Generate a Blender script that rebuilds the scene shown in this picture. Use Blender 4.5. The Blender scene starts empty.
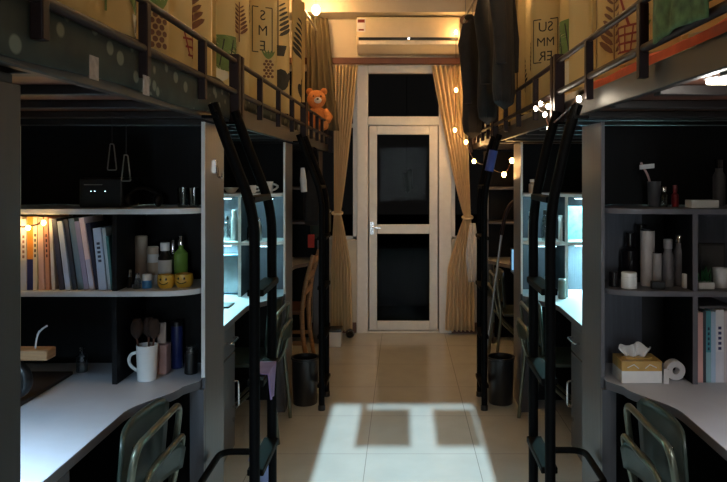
import bpy, bmesh, math, random
from mathutils import Vector, Matrix
random.seed(7)
PI = math.pi
sc = bpy.context.scene
COL = sc.collection

# ---------------------------------------------------------------- camera, world, light, exposure
CAMH = 1.55
cam = bpy.data.cameras.new('camera')
camo = bpy.data.objects.new('camera', cam)
COL.objects.link(camo)
cam.sensor_width = 36.0
cam.lens = 700.0 / 727.0 * 36.0
cam.shift_x = -39.5 / 727.0
cam.shift_y = -69.0 / 727.0
cam.clip_start = 0.05
camo.location = (0, 0, CAMH)
camo.rotation_euler = (PI / 2, 0, 0)
sc.camera = camo
sc.view_settings.view_transform = 'Standard'
sc.view_settings.look = 'None'
sc.view_settings.gamma = 1.0
sc.view_settings.use_curve_mapping = False
sc.view_settings.exposure = 0.5

world = bpy.data.worlds.new('night')
sc.world = world
world.use_nodes = True
bg = world.node_tree.nodes['Background']
bg.inputs[0].default_value = (0.15, 0.14, 0.13, 1)
bg.inputs[1].default_value = 0.16

sun = bpy.data.lights.new('gallery_floodlight', 'SUN')     # floodlight of the open gallery behind the room door
sun.energy = 6.8
sun.color = (0.68, 0.93, 1.0)
sun.angle = math.radians(0.55)
suno = bpy.data.objects.new('gallery_floodlight', sun)
COL.objects.link(suno)
suno.rotation_euler = (math.radians(90 - 24.1), 0, 0)
suno.location = (0, -3, 4)
E_FILL = 105.0      # added fill light through the doorway, brightens the far floor


def area(name, loc, sx, sy, energy, color, rot=(0, 0, 0), parent=None, spread=PI):
    l = bpy.data.lights.new(name, 'AREA')
    l.shape = 'RECTANGLE'
    l.size, l.size_y = sx, sy
    l.energy = energy
    l.color = color
    l.spread = spread
    o = bpy.data.objects.new(name, l)
    COL.objects.link(o)
    o.location = loc
    o.rotation_euler = rot
    if parent:
        o.parent = parent
        o.location = Vector(loc) - parent.location
    return o


def point(name, loc, energy, color, r=0.03, parent=None):
    l = bpy.data.lights.new(name, 'POINT')
    l.energy = energy
    l.color = color
    l.shadow_soft_size = r
    o = bpy.data.objects.new(name, l)
    COL.objects.link(o)
    o.location = loc
    if parent:
        o.parent = parent
        o.location = Vector(loc) - parent.location
    return o


# tunable lamp powers
E_BULB = 6.0          # added unseen bulbs over the beds
E_FARBULB = 15.0       # bright bulb by the end wall
E_LED_FAR = 9        # strip lamps in the second desks
E_LAMP_NEAR = 8.5     # desk lamp of the near left desk
E_LAMP_RIGHT = 3.2

area('fill_light', (0, -5.2, 1.5), 1.5, 1.4, E_FILL, (0.86, 0.96, 1.0), (PI / 2, 0, 0))  # unseen fill light, added to lift the aisle and end wall

# ---------------------------------------------------------------- materials


def hexc(r, g, b):
    f = lambda c: (c / 255 / 12.92) if c / 255 <= 0.04045 else ((c / 255 + 0.055) / 1.055) ** 2.4
    return (f(r), f(g), f(b))


MATS = {}


def mat(name, rgb, rough=0.55, metal=0.0, var=0.12, scale=18.0, bump=0.0, trans=0.0, stretch=(1, 1, 1), emit=None, estr=0.0,
        alpha=1.0, coat=0.0, sheen=0.0, subsurf=0.0, spec=0.5):
    if name in MATS:
        return MATS[name]
    m = bpy.data.materials.new(name)
    m.use_nodes = True
    nt = m.node_tree
    b = nt.nodes['Principled BSDF']
    c = hexc(*rgb)
    tc = nt.nodes.new('ShaderNodeTexCoord')
    mp = nt.nodes.new('ShaderNodeMapping')
    mp.inputs['Scale'].default_value = stretch
    nz = nt.nodes.new('ShaderNodeTexNoise')
    nz.inputs['Scale'].default_value = scale
    nz.inputs['Detail'].default_value = 4
    rp = nt.nodes.new('ShaderNodeValToRGB')
    rp.color_ramp.elements[0].position = 0.3
    rp.color_ramp.elements[1].position = 0.7
    rp.color_ramp.elements[0].color = tuple(x * (1 - var) for x in c) + (1,)
    rp.color_ramp.elements[1].color = tuple(min(1, x * (1 + var)) for x in c) + (1,)
    nt.links.new(tc.outputs['Object'], mp.inputs['Vector'])
    nt.links.new(mp.outputs['Vector'], nz.inputs['Vector'])
    nt.links.new(nz.outputs['Fac'], rp.inputs['Fac'])
    nt.links.new(rp.outputs['Color'], b.inputs['Base Color'])
    b.inputs['Roughness'].default_value = rough
    b.inputs['Metallic'].default_value = metal
    b.inputs['Transmission Weight'].default_value = trans
    b.inputs['Coat Weight'].default_value = coat
    b.inputs['Sheen Weight'].default_value = sheen
    b.inputs['Alpha'].default_value = alpha
    b.inputs['Specular IOR Level'].default_value = spec
    if bump:
        bp = nt.nodes.new('ShaderNodeBump')
        bp.inputs['Strength'].default_value = bump
        bp.inputs['Distance'].default_value = 0.01
        nt.links.new(nz.outputs['Fac'], bp.inputs['Height'])
        nt.links.new(bp.outputs['Normal'], b.inputs['Normal'])
    if emit:
        b.inputs['Emission Color'].default_value = hexc(*emit) + (1,)
        b.inputs['Emission Strength'].default_value = estr
    MATS[name] = m
    return m


def thin_cloth(name, rgb, trl=0.35, **k):
    """cloth that lets part of the light through"""
    if name in MATS:
        return MATS[name]
    m = mat(name, rgb, rough=0.9, **k)
    nt = m.node_tree
    b = nt.nodes['Principled BSDF']
    out = nt.nodes['Material Output']
    t = nt.nodes.new('ShaderNodeBsdfTranslucent')
    mx = nt.nodes.new('ShaderNodeMixShader')
    mx.inputs[0].default_value = trl
    src = b.inputs['Base Color'].links[0].from_socket
    nt.links.new(src, t.inputs['Color'])
    nt.links.new(b.outputs[0], mx.inputs[1])
    nt.links.new(t.outputs[0], mx.inputs[2])
    nt.links.new(mx.outputs[0], out.inputs['Surface'])
    return m


def glassy(name, rgb, gloss=0.08, rough=0.02):
    """thin pane: mostly see-through with a mirror share"""
    if name in MATS:
        return MATS[name]
    m = bpy.data.materials.new(name)
    m.use_nodes = True
    nt = m.node_tree
    nt.nodes.remove(nt.nodes['Principled BSDF'])
    out = nt.nodes['Material Output']
    t = nt.nodes.new('ShaderNodeBsdfTransparent')
    t.inputs[0].default_value = hexc(*rgb) + (1,)
    g = nt.nodes.new('ShaderNodeBsdfGlossy')
    g.inputs['Roughness'].default_value = rough
    nz = nt.nodes.new('ShaderNodeTexNoise')
    nz.inputs['Scale'].default_value = 3
    mr = nt.nodes.new('ShaderNodeMapRange')
    mr.inputs['To Min'].default_value = gloss * 0.8
    mr.inputs['To Max'].default_value = gloss * 1.2
    nt.links.new(nz.outputs['Fac'], mr.inputs['Value'])
    mx = nt.nodes.new('ShaderNodeMixShader')
    nt.links.new(mr.outputs[0], mx.inputs[0])
    nt.links.new(t.outputs[0], mx.inputs[1])
    nt.links.new(g.outputs[0], mx.inputs[2])
    nt.links.new(mx.outputs[0], out.inputs['Surface'])
    MATS[name] = m
    return m


def tile_floor():
    m = mat('floor_tile', (184, 187, 186), rough=0.17, var=0.05, scale=5)
    nt = m.node_tree
    b = nt.nodes['Principled BSDF']
    tc = nt.nodes.new('ShaderNodeTexCoord')
    mp = nt.nodes.new('ShaderNodeMapping')
    mp.inputs['Location'].default_value = (0.20, 0.35, 0)
    br = nt.nodes.new('ShaderNodeTexBrick')
    br.offset = 0
    br.inputs['Scale'].default_value = 1.0
    br.inputs['Brick Width'].default_value = 0.6
    br.inputs['Row Height'].default_value = 0.6
    br.inputs['Mortar Size'].default_value = 0.0022
    br.inputs['Mortar'].default_value = hexc(140, 140, 138) + (1,)
    br.inputs['Mortar Smooth'].default_value = 0.1
    src = b.inputs['Base Color'].links[0].from_socket
    nt.links.new(tc.outputs['Object'], mp.inputs[0])
    nt.links.new(mp.outputs[0], br.inputs['Vector'])
    nt.links.new(src, br.inputs['Color1'])
    nt.links.new(src, br.inputs['Color2'])
    nt.links.new(br.outputs['Color'], b.inputs['Base Color'])
    return m


def leaf_cloth():
    """dark green quilt cloth with pale leaf blotches"""
    m = mat('leaf_quilt', (44, 46, 36), rough=0.95, var=0.25, scale=12)
    nt = m.node_tree
    b = nt.nodes['Principled BSDF']
    src = b.inputs['Base Color'].links[0].from_socket
    tc = nt.nodes.new('ShaderNodeTexCoord')
    mp = nt.nodes.new('ShaderNodeMapping')
    mp.inputs['Scale'].default_value = (3.6, 3.0, 3.4)
    mp.inputs['Rotation'].default_value = (0.5, 0.3, 0.4)
    vo = nt.nodes.new('ShaderNodeTexVoronoi')
    vo.inputs['Randomness'].default_value = 1.0
    nz = nt.nodes.new('ShaderNodeTexNoise')
    nz.inputs['Scale'].default_value = 6
    mr = nt.nodes.new('ShaderNodeValToRGB')
    mr.color_ramp.elements[0].position = 0.26
    mr.color_ramp.elements[0].color = (1, 1, 1, 1)
    mr.color_ramp.elements[1].position = 0.34
    mr.color_ramp.elements[1].color = (0, 0, 0, 1)
    mx = nt.nodes.new('ShaderNodeMixRGB')
    mx.inputs[2].default_value = hexc(104, 104, 88) + (1,)
    nt.links.new(tc.outputs['Object'], mp.inputs[0])
    nt.links.new(mp.outputs[0], vo.inputs['Vector'])
    nt.links.new(vo.outputs['Distance'], mr.inputs[0])
    nt.links.new(mr.outputs[0], mx.inputs[0])
    nt.links.new(src, mx.inputs[1])
    nt.links.new(mx.outputs[0], b.inputs['Base Color'])
    return m


M_floor = tile_floor()
M_wall = mat('wall_paint', (196, 186, 168), rough=0.8, var=0.04, scale=6, bump=0.05)
M_ceil = mat('ceiling_paint', (190, 182, 168), rough=0.9, var=0.04, scale=5)
M_whiteframe = mat('white_door_frame', (214, 212, 208), rough=0.4, var=0.04)
M_pane = glassy('night_glass', (150, 150, 150), gloss=0.0007)
M_gobo = glassy('gobo_film', (142, 146, 143), gloss=0.01, rough=0.4)
M_black = mat('black_metal', (5, 5, 6), rough=0.6, metal=0.0, spec=0.06, var=0.2)
M_rail = mat('dark_maroon_metal', (28, 11, 10), rough=0.5, metal=0.0, spec=0.2, var=0.2)
M_beam = mat('bed_beam_paint', (26, 20, 19), rough=0.5, metal=0.0, var=0.12)
M_board = mat('grey_board', (80, 81, 87), rough=0.36, var=0.08, scale=6, stretch=(14, 14, 1), bump=0.06)
M_edge_lit = mat('lit_edge_band', (205, 206, 210), rough=0.4, var=0.04)  # pale tone paints the light on the board edges
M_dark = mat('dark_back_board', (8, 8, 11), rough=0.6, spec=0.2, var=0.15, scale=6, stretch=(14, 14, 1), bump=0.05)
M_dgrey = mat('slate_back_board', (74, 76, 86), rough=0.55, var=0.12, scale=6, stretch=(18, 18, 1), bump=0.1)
M_top = mat('desk_top_laminate', (178, 180, 188), rough=0.42, var=0.04, scale=10)
M_steel = mat('brushed_steel', (150, 150, 148), rough=0.3, metal=0.9, var=0.08)
M_chrome = mat('chrome', (215, 215, 218), rough=0.15, metal=1.0, var=0.03)
M_tube = mat('olive_steel_tube', (104, 106, 92), rough=0.32, metal=0.7, var=0.1)
M_plate = mat('dark_green_plate', (40, 50, 43), rough=0.42, var=0.12)
M_curt = thin_cloth('cream_print_cloth', (200, 178, 128), trl=0.4, var=0.06, scale=4)
M_gold = thin_cloth('golden_curtain_cloth', (246, 228, 196), trl=0.4, var=0.10, scale=5, stretch=(9, 9, 0.6))
M_olive = thin_cloth('olive_drape_cloth', (120, 108, 82), trl=0.3, var=0.12, scale=5)
M_quilt = leaf_cloth()
M_blackcloth = mat('black_cloth', (22, 20, 22), rough=0.95, var=0.3, scale=20)
M_blkplastic = mat('black_plastic', (12, 12, 13), rough=0.35, var=0.2)
M_white = mat('white_glaze', (226, 226, 226), rough=0.25, var=0.03)
M_paper = mat('white_paper', (214, 214, 216), rough=0.85, var=0.04)
M_wood = mat('pale_wood', (150, 112, 76), rough=0.5, var=0.2, scale=8, stretch=(1, 1, 14))
M_brown = mat('brown_wood', (92, 52, 34), rough=0.5, var=0.2, scale=8, stretch=(1, 10, 1))
M_bulb = mat('warm_bulb', (255, 214, 140), emit=(255, 205, 120), estr=30)
M_bulbw = mat('white_bulb', (255, 245, 225), emit=(255, 238, 210), estr=26)
M_led = mat('cool_led_tube', (220, 240, 255), emit=(200, 240, 255), estr=4)
M_ac = mat('air_conditioner_shell', (218, 200, 166), rough=0.45, var=0.03)
M_clear = glassy('clear_glass', (205, 212, 212), gloss=0.14, rough=0.05)
M_greenp = mat('print_green', (92, 112, 62), rough=0.9, var=0.15)
M_darkp = mat('print_black', (40, 40, 36), rough=0.9, var=0.15)
M_brownp = mat('print_brown', (96, 62, 44), rough=0.9, var=0.15)
M_redp = mat('print_red', (120, 44, 36), rough=0.9, var=0.15)
M_whitep = mat('print_white', (200, 196, 180), rough=0.9, var=0.05)

# ---------------------------------------------------------------- mesh helpers


class MB:
    def __init__(s, m=None):
        s.v, s.f, s.mi, s.mats = [], [], [], []
        s.cur = 0
        if m:
            s.use(m)

    def use(s, m):
        if m not in s.mats:
            s.mats.append(m)
        s.cur = s.mats.index(m)
        return s

    def face(s, idx):
        s.f.append(tuple(idx))
        s.mi.append(s.cur)

    def add(s, vs, fs):
        o = len(s.v)
        s.v += [Vector(p) for p in vs]
        for f in fs:
            s.face([o + i for i in f])
        return s

    def box(s, x0, x1, y0, y1, z0, z1):
        x0, x1 = min(x0, x1), max(x0, x1)
        y0, y1 = min(y0, y1), max(y0, y1)
        z0, z1 = min(z0, z1), max(z0, z1)
        vs = [(x, y, z) for x in (x0, x1) for y in (y0, y1) for z in (z0, z1)]
        return s.add(vs, [(0, 1, 3, 2), (4, 6, 7, 5), (0, 4, 5, 1), (2, 3, 7, 6), (0, 2, 6, 4), (1, 5, 7, 3)])

    def tube(s, pts, r, n=10, closed=False, rv=None, flat=1.0):
        P = [Vector(p) for p in pts]
        N = len(P)
        rings = []
        ref = None
        for i in range(N):
            a = P[i - 1] if (i > 0 or closed) else P[i]
            b = P[(i + 1) % N] if (i < N - 1 or closed) else P[i]
            t = (b - a).normalized()
            if ref is None:
                ref = Vector((0, 0, 1)) if abs(t.z) < 0.9 else Vector((0, 1, 0))
            u = (ref - t * ref.dot(t)).normalized()
            w = t.cross(u)
            ref = u
            rr = rv[i] if rv else r
            rings.append([P[i] + (u * math.cos(2 * PI * k / n) + w * math.sin(2 * PI * k / n) * flat) * rr for k in range(n)])
        o = len(s.v)
        for q in rings:
            s.v += q
        for i in range(N if closed else N - 1):
            j = (i + 1) % N
            for k in range(n):
                k2 = (k + 1) % n
                s.face((o + i * n + k, o + i * n + k2, o + j * n + k2, o + j * n + k))
        if not closed:
            s.face([o + k for k in reversed(range(n))])
            s.face([o + (N - 1) * n + k for k in range(n)])
        return s

    def lathe(s, prof, c=(0, 0, 0), n=20, sx=1.0, sy=1.0):
        """prof: (radius, height) from bottom to top; ends are capped"""
        c = Vector(c)
        o = len(s.v)
        for (r, z) in prof:
            for k in range(n):
                a = 2 * PI * k / n
                s.v.append(c + Vector((r * math.cos(a) * sx, r * math.sin(a) * sy, z)))
        for i in range(len(prof) - 1):
            for k in range(n):
                k2 = (k + 1) % n
                s.face((o + i * n + k, o + i * n + k2, o + (i + 1) * n + k2, o + (i + 1) * n + k))
        s.face([o + k for k in reversed(range(n))])
        s.face([o + (len(prof) - 1) * n + k for k in range(n)])
        return s

    def loft(s, rings):
        """rings: lists of equal length points, ends capped"""
        n = len(rings[0])
        o = len(s.v)
        for q in rings:
            s.v += [Vector(p) for p in q]
        for i in range(len(rings) - 1):
            for k in range(n):
                k2 = (k + 1) % n
                s.face((o + i * n + k, o + i * n + k2, o + (i + 1) * n + k2, o + (i + 1) * n + k))
        s.face([o + k for k in reversed(range(n))])
        s.face([o + (len(rings) - 1) * n + k for k in range(n)])
        return s

    def ball(s, c, rx, ry=None, rz=None, n=16, m=10):
        ry = ry or rx
        rz = rz or rx
        prof = []
        c = Vector(c)
        o = len(s.v)
        s.v.append(c + Vector((0, 0, -rz)))
        for i in range(1, m):
            a = -PI / 2 + PI * i / m
            for k in range(n):
                b = 2 * PI * k / n
                s.v.append(c + Vector((rx * math.cos(a) * math.cos(b), ry * math.cos(a) * math.sin(b), rz * math.sin(a))))
        s.v.append(c + Vector((0, 0, rz)))
        for k in range(n):
            s.face((o, o + 1 + (k + 1) % n, o + 1 + k))
        for i in range(m - 2):
            for k in range(n):
                k2 = (k + 1) % n
                a = o + 1 + i * n
                s.face((a + k, a + k2, a + n + k2, a + n + k))
        top = o + 1 + (m - 1) * n
        a = o + 1 + (m - 2) * n
        for k in range(n):
            s.face((a + k, a + (k + 1) % n, top))
        return s

    def prism(s, poly, z0, z1):
        n = len(poly)
        o = len(s.v)
        for z in (z0, z1):
            s.v += [Vector((p[0], p[1], z)) for p in poly]
        s.face([o + k for k in reversed(range(n))])
        s.face([o + n + k for k in range(n)])
        for k in range(n):
            k2 = (k + 1) % n
            s.face((o + k, o + k2, o + n + k2, o + n + k))
        return s

    def sheet(s, fn, nu, nv):
        o = len(s.v)
        for i in range(nu + 1):
            for j in range(nv + 1):
                s.v.append(Vector(fn(i / nu, j / nv)))
        for i in range(nu):
            for j in range(nv):
                a = o + i * (nv + 1) + j
                s.face((a, a + nv + 1, a + nv + 2, a + 1))
        return s

    def move(s, f):
        s.v = [Vector(f(p)) for p in s.v]
        return s

    def build(s, name, parent=None, off=None, bevel=0.0, thick=0.0, sub=0, smooth=True):
        """world coordinates in, mesh relative to its thing's origin out"""
        if off is None:
            off = Vector((0, 0, 0))
            q = parent
            while q is not None:
                off = off + q.location
                q = q.parent
        off = Vector(off)
        me = bpy.data.meshes.new(name)
        me.from_pydata([tuple(p - off) for p in s.v], [], s.f)
        for m in s.mats:
            me.materials.append(m)
        me.polygons.foreach_set('material_index', s.mi)
        bm = bmesh.new()
        bm.from_mesh(me)
        if not thick:
            bmesh.ops.recalc_face_normals(bm, faces=bm.faces)
        bm.to_mesh(me)
        bm.free()
        if smooth:
            me.polygons.foreach_set('use_smooth', [True] * len(me.polygons))
            me.set_sharp_from_angle(angle=math.radians(38))
        me.update()
        o = bpy.data.objects.new(name, me)
        COL.objects.link(o)
        if parent is not None:
            o.parent = parent
        else:
            o.location = off
        if thick:
            md = o.modifiers.new('thickness', 'SOLIDIFY')
            md.thickness = thick
            md.offset = 0
        if bevel:
            md = o.modifiers.new('bevel', 'BEVEL')
            md.width = bevel
            md.segments = 2
            md.limit_method = 'ANGLE'
        if sub:
            md = o.modifiers.new('sub', 'SUBSURF')
            md.levels = md.render_levels = sub
        return o


def tag(o, label, cat, group=None, kind=None):
    o['label'] = label
    o['category'] = cat
    if group:
        o['group'] = group
    if kind:
        o['kind'] = kind
    return o


def thing(name, label, cat, loc=(0, 0, 0), group=None):
    o = bpy.data.objects.new(name, None)
    o.empty_display_size = 0.1
    COL.objects.link(o)
    o.location = loc
    return tag(o, label, cat, group)


def struct(name, mb, parent=None, **k):
    o = mb.build(name, parent, **k)
    o['kind'] = 'structure'
    return o


def rcorner(p0, p1, p2, r, n=6):
    """points of a rounded corner at p1"""
    p0, p1, p2 = Vector(p0), Vector(p1), Vector(p2)
    a = p1 + (p0 - p1).normalized() * r
    b = p1 + (p2 - p1).normalized() * r
    return [(a.lerp(p1, t)).lerp(p1.lerp(b, t), t) for t in [i / n for i in range(n + 1)]]


def path(pts, r, n=6):
    out = [Vector(pts[0])]
    for i in range(1, len(pts) - 1):
        out += rcorner(pts[i - 1], pts[i], pts[i + 1], r, n)
    out.append(Vector(pts[-1]))
    return out


def dup(root, loc, label=None, group=None, rotz=None):
    r = root.copy()
    COL.objects.link(r)
    r.location = loc
    if rotz is not None:
        r.rotation_euler = (0, 0, rotz)
    if label:
        r['label'] = label
    if group:
        r['group'] = group
    for ch in list(root.children):
        c = ch.copy()
        COL.objects.link(c)
        c.parent = r
        for g in list(ch.children):
            d = g.copy()
            COL.objects.link(d)
            d.parent = c
    return r


def WX(px, Y):
    return (px - 403.0) / 700.0 * Y


def WZ(py, Y):
    return CAMH - (py - 172.0) / 700.0 * Y


def side(s):
    return 'left' if s < 0 else 'right'


# ---------------------------------------------------------------- setting
WALL = 1.62
YB, YE = -0.6, 6.75
CEIL = 3.22
struct('floor', MB(M_floor).box(-WALL - 0.1, WALL + 0.1, YB - 0.12, YE + 0.1, -0.1, 0))
struct('ceiling', MB(M_ceil).box(-WALL - 0.1, WALL + 0.1, YB - 0.1, YE + 0.1, CEIL, CEIL + 0.1))
struct('wall_left', MB(M_wall).box(-WALL - 0.1, -WALL, YB - 0.1, YE + 0.1, 0, CEIL))
struct('wall_right', MB(M_wall).box(WALL, WALL + 0.1, YB - 0.1, YE + 0.1, 0, CEIL))
# entrance wall behind the camera with a doorway and its transom
DW = 0.46
b = MB(M_wall)
b.box(-WALL, -DW, YB - 0.1, YB, 0, CEIL).box(DW, WALL, YB - 0.1, YB, 0, CEIL).box(-DW, DW, YB - 0.1, YB, 2.42, CEIL)
struct('wall_entrance', b)
b = MB(M_whiteframe)
b.box(-DW, DW, YB - 0.07, YB - 0.03, 2.385, 2.42).box(-0.275, -0.235, YB - 0.07, YB - 0.03, 2.06, 2.385)
d = struct('window_3', b)
b = MB(M_gobo)  # unseen panels added to cast the dim patches in the floor light
b.box(-0.235, 0.045, YB - 0.055, YB - 0.05, 2.06, 2.34).box(0.19, DW - 0.01, YB - 0.055, YB - 0.05, 2.06, 2.34)
b.build('gobo_film', d)
# end wall pieces round the balcony door and its two side windows
b = MB(M_wall)
DX0, DX1 = -0.445, 0.465       # door unit outer edges
b.box(-WALL, DX0, YE, YE + 0.12, 0, 0.88).box(DX1, WALL, YE, YE + 0.12, 0, 0.88)
b.box(-WALL, -1.30, YE, YE + 0.12, 0.88, CEIL).box(1.30, WALL, YE, YE + 0.12, 0.88, CEIL)
b.box(-1.30, 1.30, YE, YE + 0.12, 2.58, CEIL)
struct('wall_end', b)
struct('trim_1', MB(M_wall).box(-WALL, WALL, YE - 0.32, YE, 3.02, CEIL))          # beam over the air conditioner
b = MB(M_wall)
b.box(-WALL, DX0 - 0.005, YE - 0.02, YE, 0.86, 0.9).box(DX1 + 0.005, WALL, YE - 0.02, YE, 0.86, 0.9)
struct('trim_2', b)                                                                # window sills
b = MB(M_brown)
b.box(-WALL, DX0 - 0.005, YE - 0.012, YE, 0, 0.1).box(DX1 + 0.005, WALL, YE - 0.012, YE, 0, 0.1)
struct('baseboard_end', b)
for i, (xa, xb) in enumerate(((-1.30, DX0), (DX1, 1.30))):
    b = MB(M_whiteframe)
    y0, y1 = YE + 0.03, YE + 0.08
    b.box(xa, xa + 0.04, y0, y1, 0.88, 2.58).box(xb - 0.04, xb, y0, y1, 0.88, 2.58)
    b.box(xa, xb, y0, y1, 0.88, 0.93).box(xa, xb, y0, y1, 2.53, 2.58)
    xm = (xa + xb) / 2
    b.box(xm - 0.02, xm + 0.02, y0, y1, 0.93, 2.53).box(xa + 0.04, xb - 0.04, y0, y1, 1.98, 2.02)
    w = struct('window_%d' % (i + 1), b, bevel=0.004)
    MB(M_pane).box(xa + 0.04, xb - 0.04, YE + 0.053, YE + 0.057, 0.93, 2.53).build('pane', w)
# balcony door: fixed frame with transom, leaf with two panes
b = MB(M_whiteframe)
F0, F1 = YE - 0.02, YE + 0.09
b.box(DX0, -0.335, F0, F1, 0, 2.58).box(0.345, DX1, F0, F1, 0, 2.58)
b.box(-0.335, 0.345, F0, F1, 2.50, 2.58).box(-0.335, 0.345, F0, F1, 2.00, 2.085)
b.box(-0.335, 0.345, F0, F1, 0, 0.022)
door = struct('door_1', b, bevel=0.006)
MB(M_pane).box(-0.335, 0.345, YE + 0.03, YE + 0.036, 2.085, 2.50).build('transom_pane', door)
b = MB(M_whiteframe)
L0, L1 = YE - 0.015, YE + 0.05
LX0, LX1 = -0.325, 0.335
b.box(LX0, -0.25, L0, L1, 0.027, 1.995).box(0.255, LX1, L0, L1, 0.027, 1.995)
b.box(-0.25, 0.255, L0, L1, 1.91, 1.995).box(-0.25, 0.255, L0, L1, 0.955, 1.045).box(-0.25, 0.255, L0, L1, 0.027, 0.115)
leafd = b.build('door_leaf', door, bevel=0.006)
MB(M_pane).box(-0.25, 0.255, YE + 0.01, YE + 0.016, 1.045, 1.91).build('upper_pane', leafd)
MB(M_pane).box(-0.25, 0.255, YE + 0.01, YE + 0.016, 0.115, 0.955).build('lower_pane', leafd)
b = MB(M_chrome)
b.tube([(-0.298, YE - 0.015, 1.02), (-0.298, YE - 0.06, 1.02)], 0.009).tube(path([(-0.298, YE - 0.055, 1.02), (-0.29, YE - 0.06, 1.02), (-0.215, YE - 0.058, 1.015)], 0.008), 0.008)
b.box(-0.314, -0.282, YE - 0.019, YE - 0.015, 0.95, 1.07)
hd = b.build('door_handle', door)
hd['label'] = 'small chrome lever handle'
# the balcony beyond, in the dark
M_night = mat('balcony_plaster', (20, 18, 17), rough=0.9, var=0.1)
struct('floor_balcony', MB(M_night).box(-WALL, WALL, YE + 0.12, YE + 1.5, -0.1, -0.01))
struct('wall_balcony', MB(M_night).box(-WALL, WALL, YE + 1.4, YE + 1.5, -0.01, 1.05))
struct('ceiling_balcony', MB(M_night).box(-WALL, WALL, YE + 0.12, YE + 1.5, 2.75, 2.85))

# ---------------------------------------------------------------- loft beds
BX = 0.72


def loft_bed(s, y0, y1, ups, label):
    t = thing('loft_bed', label, 'bunk bed', (s * BX, y0, 1.745), 'loft beds along both walls')
    dx = -0.05 if s > 0 else 0.0
    zb = 1.765 if s > 0 else 1.745
    X = lambda x: s * (x + (dx if x < 1 else 0))
    MB(M_beam).box(X(0.715), X(0.74), y0 + 0.03, y1 - 0.03, zb, 1.83 + (zb - 1.745) / 2).build('side_beam', t, bevel=0.004)
    MB(M_beam).box(X(1.585), X(1.615), y0 + 0.03, y1 - 0.03, zb, 1.83 + (zb - 1.745) / 2).build('wall_beam', t)
    for ya, yb in ((y0, y0 + 0.03), (y1 - 0.03, y1)):
        MB(M_beam).box(X(0.741), X(1.615), ya, yb, zb, 1.83 + (zb - 1.745) / 2).build('end_beam', t)
    n = 5
    for i in range(n):
        yc = y0 + 0.2 + (y1 - y0 - 0.4) * i / (n - 1)
        MB(M_beam).box(X(0.7405), X(1.5845), yc - 0.025, yc + 0.025, 1.758, 1.785).build('cross_bar', t, bevel=0.003)
    MB(M_brown).box(X(0.741), X(1.5845), y0 + 0.031, y1 - 0.031, 1.7855, 1.80).build('bed_board', t)
    for yc in (y0 + 0.02, y1 - 0.02):
        MB(M_rail).box(X(0.672), X(0.714), yc - 0.02, yc + 0.02, 1.735, 2.035).build('corner_post', t, bevel=0.004)
    MB(M_rail).tube([(X(0.69), y0 + 0.04, 2.005), (X(0.69), y1 - 0.04, 2.005)], 0.0105).build('top_rail', t)
    MB(M_rail).tube([(X(0.69), y0 + 0.04, 1.878), (X(0.69), y1 - 0.04, 1.878)], 0.012).build('lower_rail', t)
    for yc in ups:
        MB(M_rail).box(X(0.677), X(0.703), yc - 0.014, yc + 0.014, 1.80, 2.0).build('rail_upright', t, bevel=0.003)
    return t


UPS = ((0.9, 2.91, (1.33, 1.87, 2.41)), (2.93, 4.90, (3.38, 3.88, 4.36)), (4.92, 6.70, (5.27, 5.62, 5.97, 6.32)))
bl = {(-1, 0): 'nearest loft bed on the left with dark maroon guard rails above the book shelf',
      (-1, 1): 'middle loft bed on the left, below the cream printed bed curtain with the lettered sign',
      (-1, 2): 'far loft bed on the left with the orange teddy bear behind its rail',
      (1, 0): 'nearest loft bed on the right with broad side beam above the tissue box desk',
      (1, 1): 'middle loft bed on the right, with white fairy light hung on its near end',
      (1, 2): 'far loft bed on the right, behind the hanging black coats'}
for s in (-1, 1):
    for k, (y0, y1, ups) in enumerate(UPS):
        loft_bed(s, y0, y1, ups, bl[(s, k)])

# mattresses with quilts
M_matt = mat('mattress_ticking', (150, 140, 128), rough=0.9)
M_orange = mat('orange_red_quilt', (190, 82, 50), rough=0.95, var=0.15)
M_greyquilt = mat('grey_quilt', (150, 140, 124), rough=0.95, var=0.15)


def bedding(s, k, qm, qlabel, mlabel, drop=False):
    y0, y1, _ = UPS[k]
    o = MB(M_matt).box(s * 0.775, s * 1.575, y0 + 0.05, y1 - 0.05, 1.801, 1.875).build('mattress', None, (s * 1.17, (y0 + y1) / 2, 1.801), bevel=0.02)
    tag(o, mlabel, 'mattress', 'mattresses on the loft beds')
    ph = random.random() * 6

    def fn(u, v):
        y = y0 + 0.06 + (y1 - y0 - 0.12) * u
        w = v * 0.93
        lump = 0.012 * math.sin(9 * y + ph) + 0.008 * math.sin(23 * y + 2 * w * 9)
        if w < 0.12 and drop:
            a = min(1, max(0, (w - 0.07) / 0.05)) * PI / 2
            zz = 1.765 + 0.006 * math.sin(7 * y + ph) + min(w, 0.07) / 0.07 * 0.118
            return (s * (0.7095 + 0.0025 * math.sin(15 * y + ph) + 0.05 * (1 - math.cos(a))), y, zz + 0.024 * math.sin(a) + lump * math.sin(a) * 0.4)
        if w < 0.055:
            return (s * (0.748 + 0.003 * math.sin(15 * y + ph)), y, 1.838 + w)
        if w < 0.12:
            a = (w - 0.055) / 0.065 * PI / 2
            return (s * (0.748 + 0.04 * (1 - math.cos(a))), y, 1.893 + 0.014 * math.sin(a) + lump * math.sin(a) * 0.4)
        return (s * (0.784 + (w - 0.12) * 0.94), y, 1.907 + lump * 0.4)
    o = MB(qm).sheet(fn, 48, 30).build('quilt', None, (s * 1.17, (y0 + y1) / 2, 1.89), thick=0.012)
    tag(o, qlabel, 'quilt', 'quilts on the loft beds')


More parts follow.
